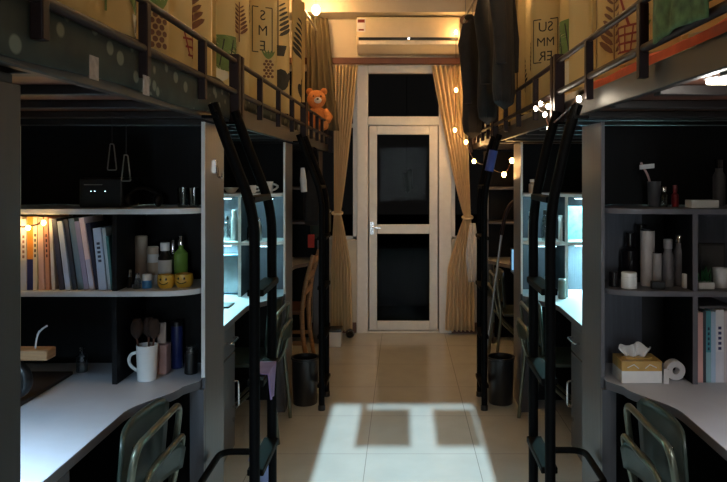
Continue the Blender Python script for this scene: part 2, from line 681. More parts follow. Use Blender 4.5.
bedding(-1, 0, M_quilt, 'dark green quilt with pale leaves at the rail of the nearest left bed', 'mattress under the dark green leaf quilt of the nearest left bed', True)
bedding(-1, 1, M_quilt, 'dark green leaf quilt on the middle left bed under the lettered curtain', 'mattress under the leaf quilt of the middle left bed')
bedding(-1, 2, M_greyquilt, 'grey quilt under the teddy bear on the far left bed', 'mattress on the far left bed below the teddy bear')
bedding(1, 0, M_orange, 'orange red quilt behind the beam of the nearest right bed', 'mattress under the orange red quilt of the nearest right bed')
bedding(1, 1, M_greyquilt, 'grey quilt on the middle right bed below the green cactus print', 'mattress on the middle right bed beside the fairy lights')
bedding(1, 2, M_quilt, 'dark leaf quilt on the far right bed behind the black coats', 'mattress on the far right bed behind the black coats')

# paper tags tied to the rail of the nearest left bed
for (y, lab) in ((1.53, 'small pale paper tag on the beam of the nearest left bed, left of the pair'),
                 (1.84, 'small pale paper tag on the beam of the nearest left bed, right of the pair')):
    o = MB(mat('grey_paper', (140, 130, 126), rough=0.9, var=0.2, scale=60)).box(-0.6745, -0.676, y - 0.022, y + 0.022, 1.752, 1.803).move(lambda p: (p.x + 0.0, p.y, p.z)).build('paper_tag', None, (-0.675, y, 1.80))
    tag(o, lab, 'tag', 'paper tags on the bed beam')

# ---------------------------------------------------------------- ladders
M_bluefoam = mat('blue_foam', (40, 60, 128), rough=0.8)


def ladder(s, ya, yb, label, hoop=True, foam=False):
    t = thing('bed_ladder', label, 'ladder', (s * 0.53, (ya + yb) / 2, 0), 'black ladders up to the loft beds')
    for y in (ya, yb):
        e = -0.05 if s > 0 else 0.0
        pts = path([(s * 0.53, y, 0), (s * 0.53, y, 1.40), (s * (0.645 + e), y, 1.70), (s * (0.66 + e), y, 1.742)], 0.10)
        MB(M_black).tube(pts, 0.0195, 12).build('side_rail', t)
        MB(M_blkplastic).lathe([(0.024, 0.0), (0.024, 0.03), (0.019, 0.035)], (s * 0.53, y, 0), 12).build('foot_cap', t)
    for i, z in enumerate((0.15, 0.47, 0.79, 1.115)):
        MB(M_black).box(s * 0.53 - 0.03, s * 0.53 + 0.03, ya + 0.01, yb - 0.01, z - 0.012, z + 0.012).build('rung', t, bevel=0.004)
    z = 1.45
    x = s * (0.552 + e * 0.3)
    MB(M_black).box(x - 0.02, x + 0.02, ya + 0.01, yb - 0.01, z - 0.012, z + 0.012).build('rung', t, bevel=0.004)
    for y in (ya, yb):
        MB(M_black).box(s * (0.655 + e), s * (0.7145 + e), y - 0.02, y + 0.02, 1.742, 1.752).build('hook', t)
    if hoop:
        pts = path([(s * 0.53, yb, 0.42), (s * 0.735, yb, 0.42), (s * 0.735, ya, 0.42), (s * 0.53, ya, 0.42)], 0.06)
        MB(M_black).tube(pts, 0.013, 10).build('foot_hoop', t)
    if foam:
        for y in (ya,):
            pts = path([(s * 0.53, y, 1.36), (s * 0.652, y, 1.70)], 0.05)
            q = MB(M_bluefoam).tube([Vector((s * 0.560, y, 1.555)), Vector((s * 0.590, y, 1.69))], 0.029, 12).build('foam_sleeve', t)
            q['label'] = 'blue foam sleeve'
    return t


ladder(-1, 2.50, 2.83, 'black metal ladder by the nearest left desk, with a blue cloth')
ladder(1, 2.52, 2.845, 'black metal ladder beside the nearest right desk panel, in front of the lit right desk')
ladder(-1, 4.56, 4.845, 'far black ladder on the left, beside the black waste bin and the end curtain', hoop=False)
ladder(1, 4.56, 4.845, 'far black ladder on the right with a blue foam sleeve on its bent top', hoop=False, foam=True)

# pale blue cloth over the left ladder hoop
def fcl(u, v):
    a = (u - 0.5) * 0.10
    w = v * 0.30
    z = 0.4355 - abs(w - 0.06) + (0.012 if abs(w - 0.06) < 0.012 else 0)
    y = 2.83 + (0.0165 if w < 0.06 else -0.0165) + 0.004 * math.sin(u * 9)
    if abs(w - 0.06) < 0.015:
        y = 2.83 - (w - 0.06) / 0.015 * 0.0165
        z = 0.437
    return (-0.578 + a * (1 - 0.35 * v) + 0.02 * v, y, z)
o = MB(mat('pale_blue_cloth', (138, 150, 196), rough=0.95)).sheet(fcl, 10, 40).build('cleaning_cloth', None, (-0.578, 2.83, 0.43), thick=0.005)
tag(o, 'pale blue cloth hanging over the low hoop of the nearest left ladder', 'cloth')

# lavender cloth over a rung of the nearest left ladder
def lav(u, v):
    w = (v - 0.45) * 0.26
    x = -0.53 + (0.0335 if w > 0 else -0.0335) + 0.002 * math.sin(u * 11)
    z = 0.804 - abs(w)
    if abs(w) < 0.034:
        x, z = -0.53 + w, 0.806
    return (x, 2.66 + (u - 0.5) * (0.17 - 0.9 * max(0, abs(w) - 0.03)), z + 0.034 * (abs(w) >= 0.034))
o = MB(mat('lavender_cloth', (128, 108, 150), rough=0.95)).sheet(lav, 12, 40).build('cleaning_cloth', None, (-0.53, 2.66, 0.80), thick=0.004)
tag(o, 'lavender cloth draped over a middle rung of the nearest left ladder', 'cloth')
b = MB(M_chrome).tube(path([(-0.7615, 2.845, 1.575), (-0.755, 2.845, 1.575), (-0.752, 2.845, 1.53), (-0.735, 2.845, 1.525), (-0.733, 2.845, 1.545)], 0.008), 0.004, 8)
b.box(-0.7615, -0.757, 2.83, 2.86, 1.545, 1.60)
tag(b.build('wall_hook', None, (-0.757, 2.845, 1.56)), 'small metal hook on the side panel of the nearest left bookcase', 'hook')

# ---------------------------------------------------------------- desks, bookcases, wardrobes


M_edge_shade = mat('shaded_edge_band', (92, 90, 96), rough=0.45, var=0.06)  # darker copy with the edges' shade put into the colour


def desk(s, y0, yp, yped, label):
    """y0 near end, yp front of the bookcase, worktop runs to yp+0.32"""
    t = thing('desk', label, 'desk', (s * 1.2, (y0 + yp) / 2, 0), 'desks under the loft beds')
    ye = yp + 0.32
    pts = [(1.6, y0), (0.93, y0), (0.93, yp - 0.30)]
    for i in range(1, 9):
        q = i / 8
        e = q * q * (3 - 2 * q)
        pts.append((0.93 - 0.11 * e, yp - 0.30 + 0.28 * q))
    pts += [(0.777, yp + 0.05), (0.777, ye), (1.6, ye)]
    b = MB(M_top)
    b.prism([(s * x, y) for x, y in pts], 0.718, 0.75)
    b.use(M_edge_shade)  # shade of the worktop sides painted in
    for i in range(2, len(b.f)):
        b.mi[i] = b.cur
    b.build('worktop', t, bevel=0.003)
    MB(M_board).box(s * 0.762, s * 0.815, yp + 0.046, yp + 0.064, 0, 0.717).build('leg_panel', t)
    MB(M_dark).box(s * 0.86, s * 1.6, ye - 0.03, ye - 0.012, 0.0, 0.717).build('end_panel', t)
    MB(M_board).box(s * 0.955, s * 1.5, y0 + 0.01, yped, 0.0, 0.717).build('pedestal', t)
    dr = MB(M_board).box(s * 0.936, s * 0.953, y0 + 0.015, yped - 0.004, 0.56, 0.712).build('drawer', t, bevel=0.002)
    dd = MB(M_board).box(s * 0.936, s * 0.953, y0 + 0.015, yped - 0.004, 0.03, 0.552).build('door', t, bevel=0.002)
    yc = yped - 0.12
    h = MB(M_chrome).tube(path([(s * 0.936, yc - 0.07, 0.64), (s * 0.905, yc - 0.07, 0.64), (s * 0.905, yc + 0.07, 0.64), (s * 0.936, yc + 0.07, 0.64)], 0.015), 0.006).build('handle', dr)
    h['label'] = 'chrome bar handle'
    yc = yped - 0.05
    h = MB(M_chrome).tube(path([(s * 0.936, yc, 0.26), (s * 0.905, yc, 0.26), (s * 0.905, yc, 0.40), (s * 0.936, yc, 0.40)], 0.015), 0.006).build('handle', dd)
    h['label'] = 'upright chrome bar handle'
    b = MB(M_chrome)
    b.tube([(s * 0.936, yc, 0.19), (s * 0.926, yc, 0.19)], 0.012).build('lock', dd)
    return t


M_edge_shade = mat('shaded_edge_band', (92, 90, 96), rough=0.45, var=0.06)


def bookcase(s, yp, label, split, backs, edge=M_edge_lit, dedge=M_edge_lit):
    """front at yp, depth 0.32, full-height aisle side panel"""
    t = thing('bookcase', label, 'bookcase', (s * 1.2, yp + 0.15, 0.75), 'bookcases at the ends of the desks')
    ye = yp + 0.32
    b = MB(M_board).box(s * 0.762, s * 0.775, yp + 0.068, ye + 0.03, 0, 1.743)
    b.build('side_panel', t, off=Vector(t.location), bevel=0.002)
    MB(edge).box(s * 0.762, s * 0.775, yp + 0.06, yp + 0.068, 0.76, 1.743).build('edge_strip', t)
    for nm, z in (('upper_shelf', 1.40), ('lower_shelf', 1.09)):
        pts = [(1.6, ye - 0.02), (1.6, yp), (split, yp), (0.92, yp + 0.004)]
        for i in range(1, 7):
            q = i / 6 * PI / 2
            pts.append((0.92 - 0.144 * math.sin(q), yp + 0.004 + 0.10 * (1 - math.cos(q))))
        pts += [(0.776, ye - 0.02)]
        b = MB(edge)
        b.prism([(s * x, y) for x, y in pts], z - 0.009, z + 0.012)
        b.build(nm, t, bevel=0.002)
    for z0, z1 in ((0.751, 1.081), (1.102, 1.391)):
        MB(dedge).box(s * (split - 0.009), s * (split + 0.009), yp + 0.002, yp + 0.010, z0, z1).build('divider_edge', t)
        MB(M_dark).box(s * (split - 0.009), s * (split + 0.009), yp + 0.010, ye - 0.02, z0, z1).build('divider', t)
    for xa, xb, m, nm in backs:
        MB(m).box(s * xa, s * xb, ye - 0.02, ye - 0.002, 0.751, 1.40).build(nm, t)
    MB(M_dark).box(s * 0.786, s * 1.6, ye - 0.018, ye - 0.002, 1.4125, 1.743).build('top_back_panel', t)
    return t


Y1, Y2, Y3 = 2.63, 4.47, 6.28
dl = {(-1, 0): 'nearest left desk with pale curved worktop lit bluish white, white mug at its far end',
      (-1, 1): 'middle left desk with brightly lit worktop seen past the nearest left ladder',
      (-1, 2): 'far left desk in the dark near the end curtain',
      (1, 0): 'nearest right desk with pale curved worktop carrying the golden tissue box',
      (1, 1): 'middle right desk with cyan lit worktop seen behind the right ladder',
      (1, 2): 'far right desk with the glowing laptop near the end curtain'}
kl = {(-1, 0): 'nearest left bookcase with a full row of books and yellow smiling cups',
      (-1, 1): 'middle left bookcase with white shelves brightly lit from inside',
      (-1, 2): 'far left bookcase in the dark beside the end wall',
      (1, 0): 'nearest right bookcase with dark bottles and a white box on top',
      (1, 1): 'middle right bookcase glowing cyan behind the right ladder',
      (1, 2): 'far right bookcase in the dark beside the end wall'}
for s in (-1, 1):
    for k, (y0, yp, yped) in enumerate(((1.385, Y1, 1.97), (3.2, Y2, 3.9), (5.05, Y3, 5.3))):
        desk(s, y0, yp, yped, dl[(s, k)])
        sp = (1.085, 1.045, 1.1)[k]
        if s > 0 and k == 0:
            sp = 1.10
            backs = ((0.786, 1.0, M_dgrey, 'pale_back_panel'), (1.0, 1.10, M_blkplastic, 'recess_shade_panel'), (1.10, 1.6, M_dgrey, 'back_panel'))  # black panel paints the shade of an open recess
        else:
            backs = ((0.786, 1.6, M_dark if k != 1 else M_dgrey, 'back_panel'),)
        bookcase(s, yp, kl[(s, k)], sp, backs, (M_edge_lit, M_edge_shade, M_white, M_white, M_edge_shade, M_edge_shade)[2 * k + (s > 0)], (M_dark, M_edge_shade, M_white, M_white, M_dark, M_dark)[2 * k + (s > 0)])


def wardrobe(s, label):
    t = thing('wardrobe', label, 'wardrobe', (s * 1.2, 1.1, 0), 'wardrobes at the near ends of the desks')
    MB(mat('wardrobe_board', (40, 35, 34), rough=0.6, scale=6, stretch=(14, 14, 1))).box(s * 0.765, s * 1.6, 0.9, 1.372, 0, 1.742).build('body', t, bevel=0.002)
    for ya, yb in ((0.905, 1.133), (1.139, 1.367)):
        d = MB(MATS['wardrobe_board']).box(s * 0.746, s * 0.763, ya, yb, 0.05, 1.72).build('door', t, bevel=0.002)
        yc = yb - 0.03 if ya < 1 else ya + 0.03
        MB(M_chrome).tube(path([(s * 0.746, yc, 0.95), (s * 0.72, yc, 0.95), (s * 0.72, yc, 1.08), (s * 0.746, yc, 1.08)], 0.012), 0.005).build('handle', d)


wardrobe(-1, 'dark wardrobe at the left picture edge, hiding the near end of the left desk')
wardrobe(1, 'dark wardrobe just beyond the right picture edge, at the near end of the right desk')

# ---------------------------------------------------------------- lamps on the desks


def led_bar(s, x0, x1, y, z, e, label, tilt=0.0, color=(0.42, 0.93, 1.0)):
    t = thing('strip_lamp', label, 'lamp', (s * (x0 + x1) / 2, y, z), 'strip lamps under the shelves')
    MB(M_blkplastic).box(s * x0, s * x1, y - 0.016, y + 0.016, z - 0.012, z).build('housing', t)
    MB(M_led).box(s * (x0 + 0.01), s * (x1 - 0.01), y - 0.012, y + 0.012, z - 0.018, z - 0.0121).build('tube', t)
    area('strip_light', (s * (x0 + x1) / 2, y, z - 0.022), abs(x1 - x0) - 0.02, 0.025, e, color, (tilt, 0, 0), t)
    return t


for s in (-1, 1):
    led_bar(s, 0.84, 1.01, Y2 + 0.10, 1.3905, E_LED_FAR * 0.05, 'added short strip lamp by the side panel, upper compartment of the middle %s bookcase' % side(s), tilt=0.4)  # short lamps added to brighten the compartments by the side panel
    led_bar(s, 0.84, 1.01, Y2 + 0.10, 1.0805, E_LED_FAR * 0.05, 'added short strip lamp by the side panel, lower compartment of the middle %s bookcase' % side(s), tilt=0.4)
    led_bar(s, 1.12, 1.56, Y2 + 0.13, 1.3905, E_LED_FAR * 0.8, 'thin strip lamp under the upper shelf of the middle %s bookcase' % side(s), tilt=-0.4)
    led_bar(s, 1.12, 1.56, Y2 + 0.13, 1.0805, E_LED_FAR * 1.3, 'thin strip lamp under the lower shelf of the middle %s bookcase' % side(s))


def desk_lamp(s, x, y, e, label, color):
    """a clamp lamp standing against the wardrobe, its long head over the desk"""
    t = thing('desk_lamp', label, 'lamp', (s * 1.5, y, 0.751), 'desk lamps behind the wardrobes')
    MB(M_blkplastic).lathe([(0.07, 0), (0.07, 0.012), (0.02, 0.02)], (s * 1.5, y, 0.751), 20).build('base', t)
    MB(M_blkplastic).tube(path([(s * 1.5, y, 0.76), (s * 1.5, y, 1.28), (s * (x + 0.2), y, 1.28)], 0.08), 0.009).build('arm', t)
    MB(M_blkplastic).box(s * (x - 0.2), s * (x + 0.2), y - 0.03, y + 0.03, 1.265, 1.285).build('lamp_head', t, bevel=0.004)
    MB(M_led).box(s * (x - 0.19), s * (x + 0.19), y - 0.02, y + 0.02, 1.258, 1.2645).build('tube', t)
    area('desk_light', (s * x, y, 1.25), 0.38, 0.05, e, color, (0.25, 0, 0), t, spread=math.radians(125))
    return t


desk_lamp(-1, 1.2, 1.52, E_LAMP_NEAR, 'desk lamp on the nearest left desk, hidden behind the left wardrobe', (0.52, 0.78, 1.0))
desk_lamp(1, 1.25, 1.52, E_LAMP_RIGHT, 'desk lamp on the nearest right desk, beyond the right picture edge', (0.9, 0.93, 1.0))

# ---------------------------------------------------------------- chairs


def steel_chair(loc, rz, label, group):
    """local: seat faces +x; origin on the floor under the seat"""
    t = thing('stacking_chair', label, 'chair', (0, 0, 0), group)
    w = 0.215
    # back hoop: rear legs and back in one tube
    pts = path([(-0.27, -w, 0.0), (-0.225, -w, 0.45), (-0.262, -w + 0.005, 0.735), (-0.262, w - 0.005, 0.735), (-0.225, w, 0.45), (-0.27, w, 0.0)], 0.06)
    MB(M_tube).tube(pts, 0.0115, 10).build('back_frame', t)
    w2 = w - 0.03
    pts = path([(0.2, -w2 - 0.005, 0.0), (-0.23, -w2, 0.40), (-0.285, -w2, 0.64), (-0.285, w2, 0.64), (-0.23, w2, 0.40), (0.2, w2 + 0.005, 0.0)], 0.06)
    MB(M_tube).tube(pts, 0.010, 10).build('leg_frame', t)

    def plate(x, z0, z1, ww, lean):
        def fn(u, v):
            y = (u * 2 - 1) * ww
            e = max(0, abs(u * 2 - 1) - 0.8) / 0.2
            zz = z0 + (z1 - z0 - 0.03 * e * e) * v
            return (x + 0.035 * (1 - (u * 2 - 1) ** 2) - lean * v, y, zz)
        return fn
    MB(M_plate).sheet(plate(-0.20, 0.50, 0.765, w - 0.012, 0.02), 16, 8).build('backrest', t, thick=0.012, bevel=0)
    MB(M_plate).sheet(plate(-0.277, 0.52, 0.62, w2 - 0.011, 0.012), 14, 5).build('lower_back_plate', t, thick=0.008)
    b = MB(M_plate)
    b.prism([(x, y) for x, y in ((-0.2, -0.19), (0.17, -0.205), (0.2, -0.17), (0.2, 0.17), (0.17, 0.205), (-0.2, 0.19))], 0.43, 0.452)
    b.build('seat', t, bevel=0.006)
    for y in (-0.12, 0.12):
        MB(M_chrome).ball((-0.224, y, 0.70), 0.006, 0.009, 0.009, 8, 6).build('rivet', t)
    t.location = loc
    t.rotation_euler = (0, 0, rz)
    return t


GRP = 'steel tube chairs at the desks'
c0 = steel_chair((-1.05, 2.27, 0), PI, 'steel tube chair with dark green back at the nearest left desk', GRP)
dup(c0, (1.05, 2.27, 0), 'steel tube chair with dark back tucked under the nearest right desk', GRP, 0.0)
dup(c0, (-0.98, 4.2, 0), 'steel tube chair at the middle left desk, behind the ladder', GRP, PI)
dup(c0, (1.0, 4.2, 0), 'steel tube chair at the middle right desk, behind the right ladder', GRP, 0.0)


def wooden_chair(loc, rz, label):
    t = thing('wooden_chair', label, 'chair', (0, 0, 0), 'wooden slat back chairs near the end wall')
    for y in (-0.19, 0.19):
        pts = [(-0.24, y, 0.0), (-0.2, y, 0.25), (-0.19, y, 0.45), (-0.22, y, 0.68), (-0.28, y, 0.9)]
        MB(M_wood).tube(path(pts, 0.05), 0.018, 10).build('back_post', t)
        MB(M_wood).tube([(0.18, y, 0.0), (0.17, y, 0.44)], 0.017, 10).build('leg', t)
    for z, x in ((0.60, -0.208), (0.72, -0.232), (0.84, -0.262)):
        MB(M_wood).box(x - 0.008, x + 0.008, -0.175, 0.175, z - 0.025, z + 0.025).build('back_slat', t, bevel=0.004)
    MB(M_brown).box(-0.185, 0.2, -0.21, 0.21, 0.44, 0.47).build('seat', t, bevel=0.008)
    for y in (-0.19, 0.19):
        MB(M_wood).box(-0.19, 0.16, y - 0.008, y + 0.008, 0.2, 0.23).build('stretcher', t)
    t.location = loc
    t.rotation_euler = (0, 0, rz)
    return t


w0 = wooden_chair((-0.98, 5.65, 0), PI, 'light wooden slat back chair at the far left desk, behind the black ladder')
wr = steel_chair((0.98, 5.6, 0), 0.0, 'steel tube chair at the far right desk, above the black bin', GRP)

# ---------------------------------------------------------------- bins


def bin_(loc, label):
    b = MB(mat('black_bin_plastic', (26, 26, 28), rough=0.35, var=0.2))
    b.lathe([(0.078, 0.0), (0.081, 0.004), (0.089, 0.295), (0.094, 0.30), (0.094, 0.312), (0.085, 0.312), (0.076, 0.012)], (0, 0, 0), 28)
    t = thing('waste_bin', label, 'bin', (0, 0, 0), 'black waste bins in the aisle')
    b.build('bin_body', t)
    t.location = loc
    return t


b0 = bin_((-0.657, 4.70, 0), 'round black waste bin on the left, behind the far left ladder')
dup(b0, (0.657, 4.71, 0), 'round black waste bin on the right, beside the far right ladder')

# ---------------------------------------------------------------- printed bed curtains


def catmull(P, n=14):
    P = [Vector((p[0], p[1])) for p in P]
    out = []
    for i in range(len(P) - 1):
        a = P[i - 1] if i else P[0] * 2 - P[1]
        b, c = P[i], P[i + 1]
        d = P[i + 2] if i + 2 < len(P) else P[-1] * 2 - P[-2]
        for k in range(n):
            t = k / n
            out.append(0.5 * ((2 * b) + (c - a) * t + (2 * a - 5 * b + 4 * c - d) * t * t + (3 * b - a - 3 * c + d) * t ** 3))
    out.append(P[-1])
    return out


class Curtain:
    """a hanging cloth along a plan path (|x|, y); prints are laid on its outer face"""

    def __init__(s, sgn, pts, z0, z1, cloth):
        s.s = sgn
        s.pl = catmull([(p[0], p[1]) for p in pts])
        s.L = [0]
        for a, b in zip(s.pl, s.pl[1:]):
            s.L.append(s.L[-1] + (b - a).length)
        s.z0, s.z1 = z0, z1
        s.mb = MB(cloth)
        n = len(s.pl)
        o = 0
        nv = 10
        s.mb.sheet(lambda u, v: s.pt(u * s.L[-1], z0 + (z1 - z0) * v, 0), n * 2, nv)

    def at(s, t):
        t = max(0, min(s.L[-1] - 1e-6, t))
        for i in range(len(s.L) - 1):
            if s.L[i + 1] >= t:
                f = (t - s.L[i]) / max(1e-9, s.L[i + 1] - s.L[i])
                p = s.pl[i].lerp(s.pl[i + 1], f)
                d = (s.pl[i + 1] - s.pl[i]).normalized()
                return p, d
        return s.pl[-1], (s.pl[-1] - s.pl[-2]).normalized()

    def pt(s, t, z, off):
        p, d = s.at(t)
        nx, ny = -d.y, d.x          # left normal in (|x|, y) plane; points to smaller |x| when y grows
        return (s.s * (p.x + nx * off), p.y + ny * off, z)

    def find(s, Yw):
        """arc length where the path first reaches depth Yw"""
        for i, p in enumerate(s.pl):
            if p.y >= Yw:
                return s.L[i]
        return s.L[-1]

    def tri(s, a, b, c, m, off=0.004, depth=0):
        e = max((Vector(a) - Vector(b)).length, (Vector(b) - Vector(c)).length, (Vector(c) - Vector(a)).length)
        if e > 0.035 and depth < 6:
            pts = [(Vector(a), Vector(b), Vector(c)), (Vector(b), Vector(c), Vector(a)), (Vector(c), Vector(a), Vector(b))]
            p, q, r = max(pts, key=lambda t: (t[0] - t[1]).length)
            mid = (p + q) / 2
            s.tri(p, mid, r, m, off, depth + 1)
            s.tri(mid, q, r, m, off, depth + 1)
            return
        s.mb.use(m)
        s.mb.add([s.pt(p[0], p[1], off) for p in (a, b, c)], [(0, 1, 2)])

    def poly(s, pts, m, off=0.004):
        for i in range(1, len(pts) - 1):
            s.tri(pts[0], pts[i], pts[i + 1], m, off)

    def ell(s, cx, cz, rx, rz, m, rot=0.0, n=12, off=0.004):
        c, q = math.cos(rot), math.sin(rot)
        s.poly([(cx + rx * math.cos(2 * PI * k / n) * c - rz * math.sin(2 * PI * k / n) * q,
                 cz + rx * math.cos(2 * PI * k / n) * q + rz * math.sin(2 * PI * k / n) * c) for k in range(n)], m, off)

    def line(s, x0, z0, x1, z1, w, m, off=0.004):
        d = Vector((x1 - x0, z1 - z0)).normalized() * w / 2
        s.poly([(x0 - d.y, z0 + d.x), (x0 + d.y, z0 - d.x), (x1 + d.y, z1 - d.x), (x1 - d.y, z1 + d.x)], m, off)

    def text(s, txt, t0, z0, size, m, flip):
        cu = bpy.data.curves.new('txt', 'FONT')
        cu.body = txt
        cu.size = size
        cu.align_x = 'CENTER'
        cu.resolution_u = 3
        ob = bpy.data.objects.new('txt', cu)
        COL.objects.link(ob)
        dg = bpy.context.evaluated_depsgraph_get()
        me = ob.evaluated_get(dg).to_mesh()
        me.calc_loop_triangles()
        V = [v.co.copy() for v in me.vertices]
        for lt in me.loop_triangles:
            s.tri(*[(t0 + flip * V[i].x, z0 + V[i].y) for i in lt.vertices], m, 0.0045)
        ob.evaluated_get(dg).to_mesh_clear()
        bpy.data.objects.remove(ob)
        bpy.data.curves.remove(cu)

    # printed motifs
    def cactus(s, t, z, h, m=None, pot=True):
        m = m or M_greenp
        s.ell(t, z + h * 0.62, h * 0.30, h * 0.36, m)
        s.ell(t - h * 0.27, z + h * 0.62, h * 0.10, h * 0.20, m, 0.4)
        s.ell(t + h * 0.27, z + h * 0.70, h * 0.10, h * 0.20, m, -0.4)
        for k in (-1, 0, 1):
            s.line(t + k * h * 0.12, z + h * 0.34, t + k * h * 0.14, z + h * 0.9, 0.006, M_darkp, 0.0055)
        if pot:
            s.poly([(t - h * 0.24, z + h * 0.3), (t + h * 0.24, z + h * 0.3), (t + h * 0.17, z), (t - h * 0.17, z)], M_whitep, 0.005)
            for k in range(4):
                a = t - h * 0.16 + k * h * 0.1
                s.line(a, z + h * 0.04, a + h * 0.05, z + h * 0.25, 0.007, M_darkp, 0.006)

    def bush(s, t, z, rx, rz):
        s.ell(t, z, rx, rz, M_greenp, 0, 20)
        for k in range(9):
            a = t - rx * 0.8 + rx * 0.2 * k
            w = rz * 0.8 * math.sqrt(max(0.1, 1 - ((a - t) / rx) ** 2))
            s.line(a, z - w, a + 0.03, z + w, 0.008, M_darkp, 0.0055)
        s.ell(t - rx * 0.5, z - rz * 1.2, rx * 0.3, rz * 0.4, M_whitep, 0, 14)

    def fern(s, t, z, h, m=None):
        m = m or M_darkp
        s.line(t, z, t, z + h, 0.008, m)
        n = 7
        for k in range(n):
            zz = z + h * (0.2 + 0.75 * k / n)
            r = h * 0.34 * (1 - 0.6 * k / n)
            for q in (-1, 1):
                s.ell(t + q * r * 0.55, zz + r * 0.3, r * 0.55, r * 0.13, m, q * 0.55, 8)

    def pine(s, t, z, h):
        for k in range(6):
            for j in range(3 - (k % 2)):
                w = h * 0.13
                s.ell(t + (j - (2 - (k % 2)) / 2) * w, z + h * 0.08 + k * h * 0.1, w * 0.42, h * 0.05, M_brownp, 0, 8)
        for q in (-0.6, -0.3, 0, 0.3, 0.6):
            s.ell(t + q * h * 0.22, z + h * 0.80, h * 0.035, h * 0.16, M_greenp, -q, 8)

    def basket(s, t, z, h):
        for k in range(4):
            s.line(t - h * (0.3 + 0.06 * k), z + h * 0.15 * k, t + h * (0.3 + 0.06 * k), z + h * 0.15 * k, 0.008, M_redp)
        for k in range(-2, 3):
            s.line(t + k * h * 0.13, z, t + k * h * 0.2, z + h * 0.45, 0.007, M_redp)
        s.line(t - h * 0.1, z + h * 0.45, t + h * 0.25, z + h * 1.3, 0.012, M_redp)

    def frame(s, t, z, w, h, m):
        for sx in (-1, 1):
            s.line(t + sx * w / 2, z, t + sx * w / 2, z + h, 0.006, m)
            for zz in (z, z + h):
                s.line(t + sx * w / 2, zz, t + sx * w * 0.18, zz, 0.006, m)

    def finish(s, label, group):
        o = s.mb.build('bed_curtain', None, s.pt(s.L[-1] / 2, s.z0, 0), smooth=True, thick=0)
        tag(o, label, 'curtain', group)
        return o


GC = 'printed bed curtains'
ZC0, ZC1 = 1.935, 2.86
# middle left: deep fold at depth 4.0 turns the lettering to the aisle
c = Curtain(-1, [(0.79, 2.96), (0.84, 3.10), (0.78, 3.25), (0.85, 3.42), (0.79, 3.58), (0.84, 3.75), (0.86, 3.87), (0.88, 3.96), (0.905, 4.05), (0.84, 4.12),
                 (0.765, 4.17), (0.775, 4.27), (0.86, 4.34), (0.92, 4.45), (0.88, 4.55), (0.765, 4.62), (0.77, 4.74), (0.80, 4.88)], ZC0, ZC1, M_curt)
t = c.find(4.125)
c.text('S', t, 2.445, 0.085, M_darkp, -1)
c.text('M', t, 2.355, 0.085, M_darkp, -1)
c.text('E', t, 2.265, 0.085, M_darkp, -1)
c.frame(t - 0.005, 2.255, 0.125, 0.265, M_darkp)
c.pine(t + 0.035, 2.10, 0.18)
c.bush(c.find(3.25), 2.09, 0.30, 0.085)
c.fern(c.find(3.5), 2.2, 0.2, M_brownp)
c.pine(c.find(3.62), 2.32, 0.2)
t2 = c.find(4.58)
c.fern(t2, 2.38, 0.30)
c.poly([(t2 - 0.06, 2.38), (t2 + 0.06, 2.38), (t2 + 0.04, 2.31), (t2 - 0.04, 2.31)], M_darkp)
c.cactus(t2 + 0.02, 2.03, 0.2, M_darkp, False)
c.fern(c.find(3.80), 2.0, 0.25, M_brownp)
c.finish('cream curtain of the middle left bed with lettered sign, green cactus and black leaf prints', GC)
# nearest left
c = Curtain(-1, [(0.80, 1.5), (0.85, 1.62), (0.79, 1.75), (0.85, 1.9), (0.79, 2.05), (0.86, 2.2), (0.79, 2.34), (0.84, 2.48), (0.785, 2.6), (0.85, 2.74), (0.79, 2.88)], ZC0, ZC1, M_curt)
c.basket(c.find(1.74), 2.06, 0.13)
c.cactus(c.find(2.08), 1.95, 0.2)
c.fern(c.find(1.95), 2.0, 0.16, M_greenp)
c.pine(c.find(2.3), 1.95, 0.2)
c.basket(c.find(2.62), 1.98, 0.2)
c.fern(c.find(2.75), 2.05, 0.3, M_brownp)
c.finish('cream curtain of the nearest left bed with red basket print', GC)
# far left, with a dark leaf print, half drawn
c = Curtain(-1, [(0.785, 4.98), (0.80, 5.06), (0.75, 5.16), (0.81, 5.3), (0.76, 5.42), (0.81, 5.52)], ZC0, ZC1, M_curt)
c.fern(c.find(5.16), 2.3, 0.4)
c.cactus(c.find(5.2), 1.97, 0.28, M_darkp, False)
c.finish('pale curtain of the far left bed with black leaf print, half drawn', GC)
# middle right
c = Curtain(1, [(0.80, 2.96), (0.85, 3.1), (0.77, 3.2), (0.79, 3.3), (0.86, 3.42), (0.80, 3.55), (0.84, 3.66), (0.86, 3.78), (0.88, 3.88), (0.905, 3.99), (0.84, 4.05),
                (0.765, 4.10), (0.77, 4.2), (0.84, 4.3), (0.78, 4.45), (0.83, 4.6), (0.78, 4.75), (0.82, 4.88)], ZC0, ZC1, M_curt)
t = c.find(4.055)
c.text('SU', t, 2.365, 0.080, M_darkp, 1)
c.text('MM', t, 2.28, 0.072, M_darkp, 1)
c.text('ER', t, 2.195, 0.080, M_darkp, 1)
c.frame(t, 2.185, 0.15, 0.25, M_darkp)
c.bush(c.find(3.48), 2.215, 0.25, 0.10)
c.ell(c.find(3.45), 2.04, 0.16, 0.07, M_whitep)
c.fern(c.find(3.62), 1.96, 0.12)
c.fern(c.find(3.72), 1.98, 0.34)
c.fern(c.find(4.22), 2.1, 0.24)
c.fern(c.find(4.5), 2.0, 0.3, M_darkp)
c.pine(c.find(3.05), 2.3, 0.25)
c.finish('cream curtain of the middle right bed with lettered sign and big green cactus print', GC)
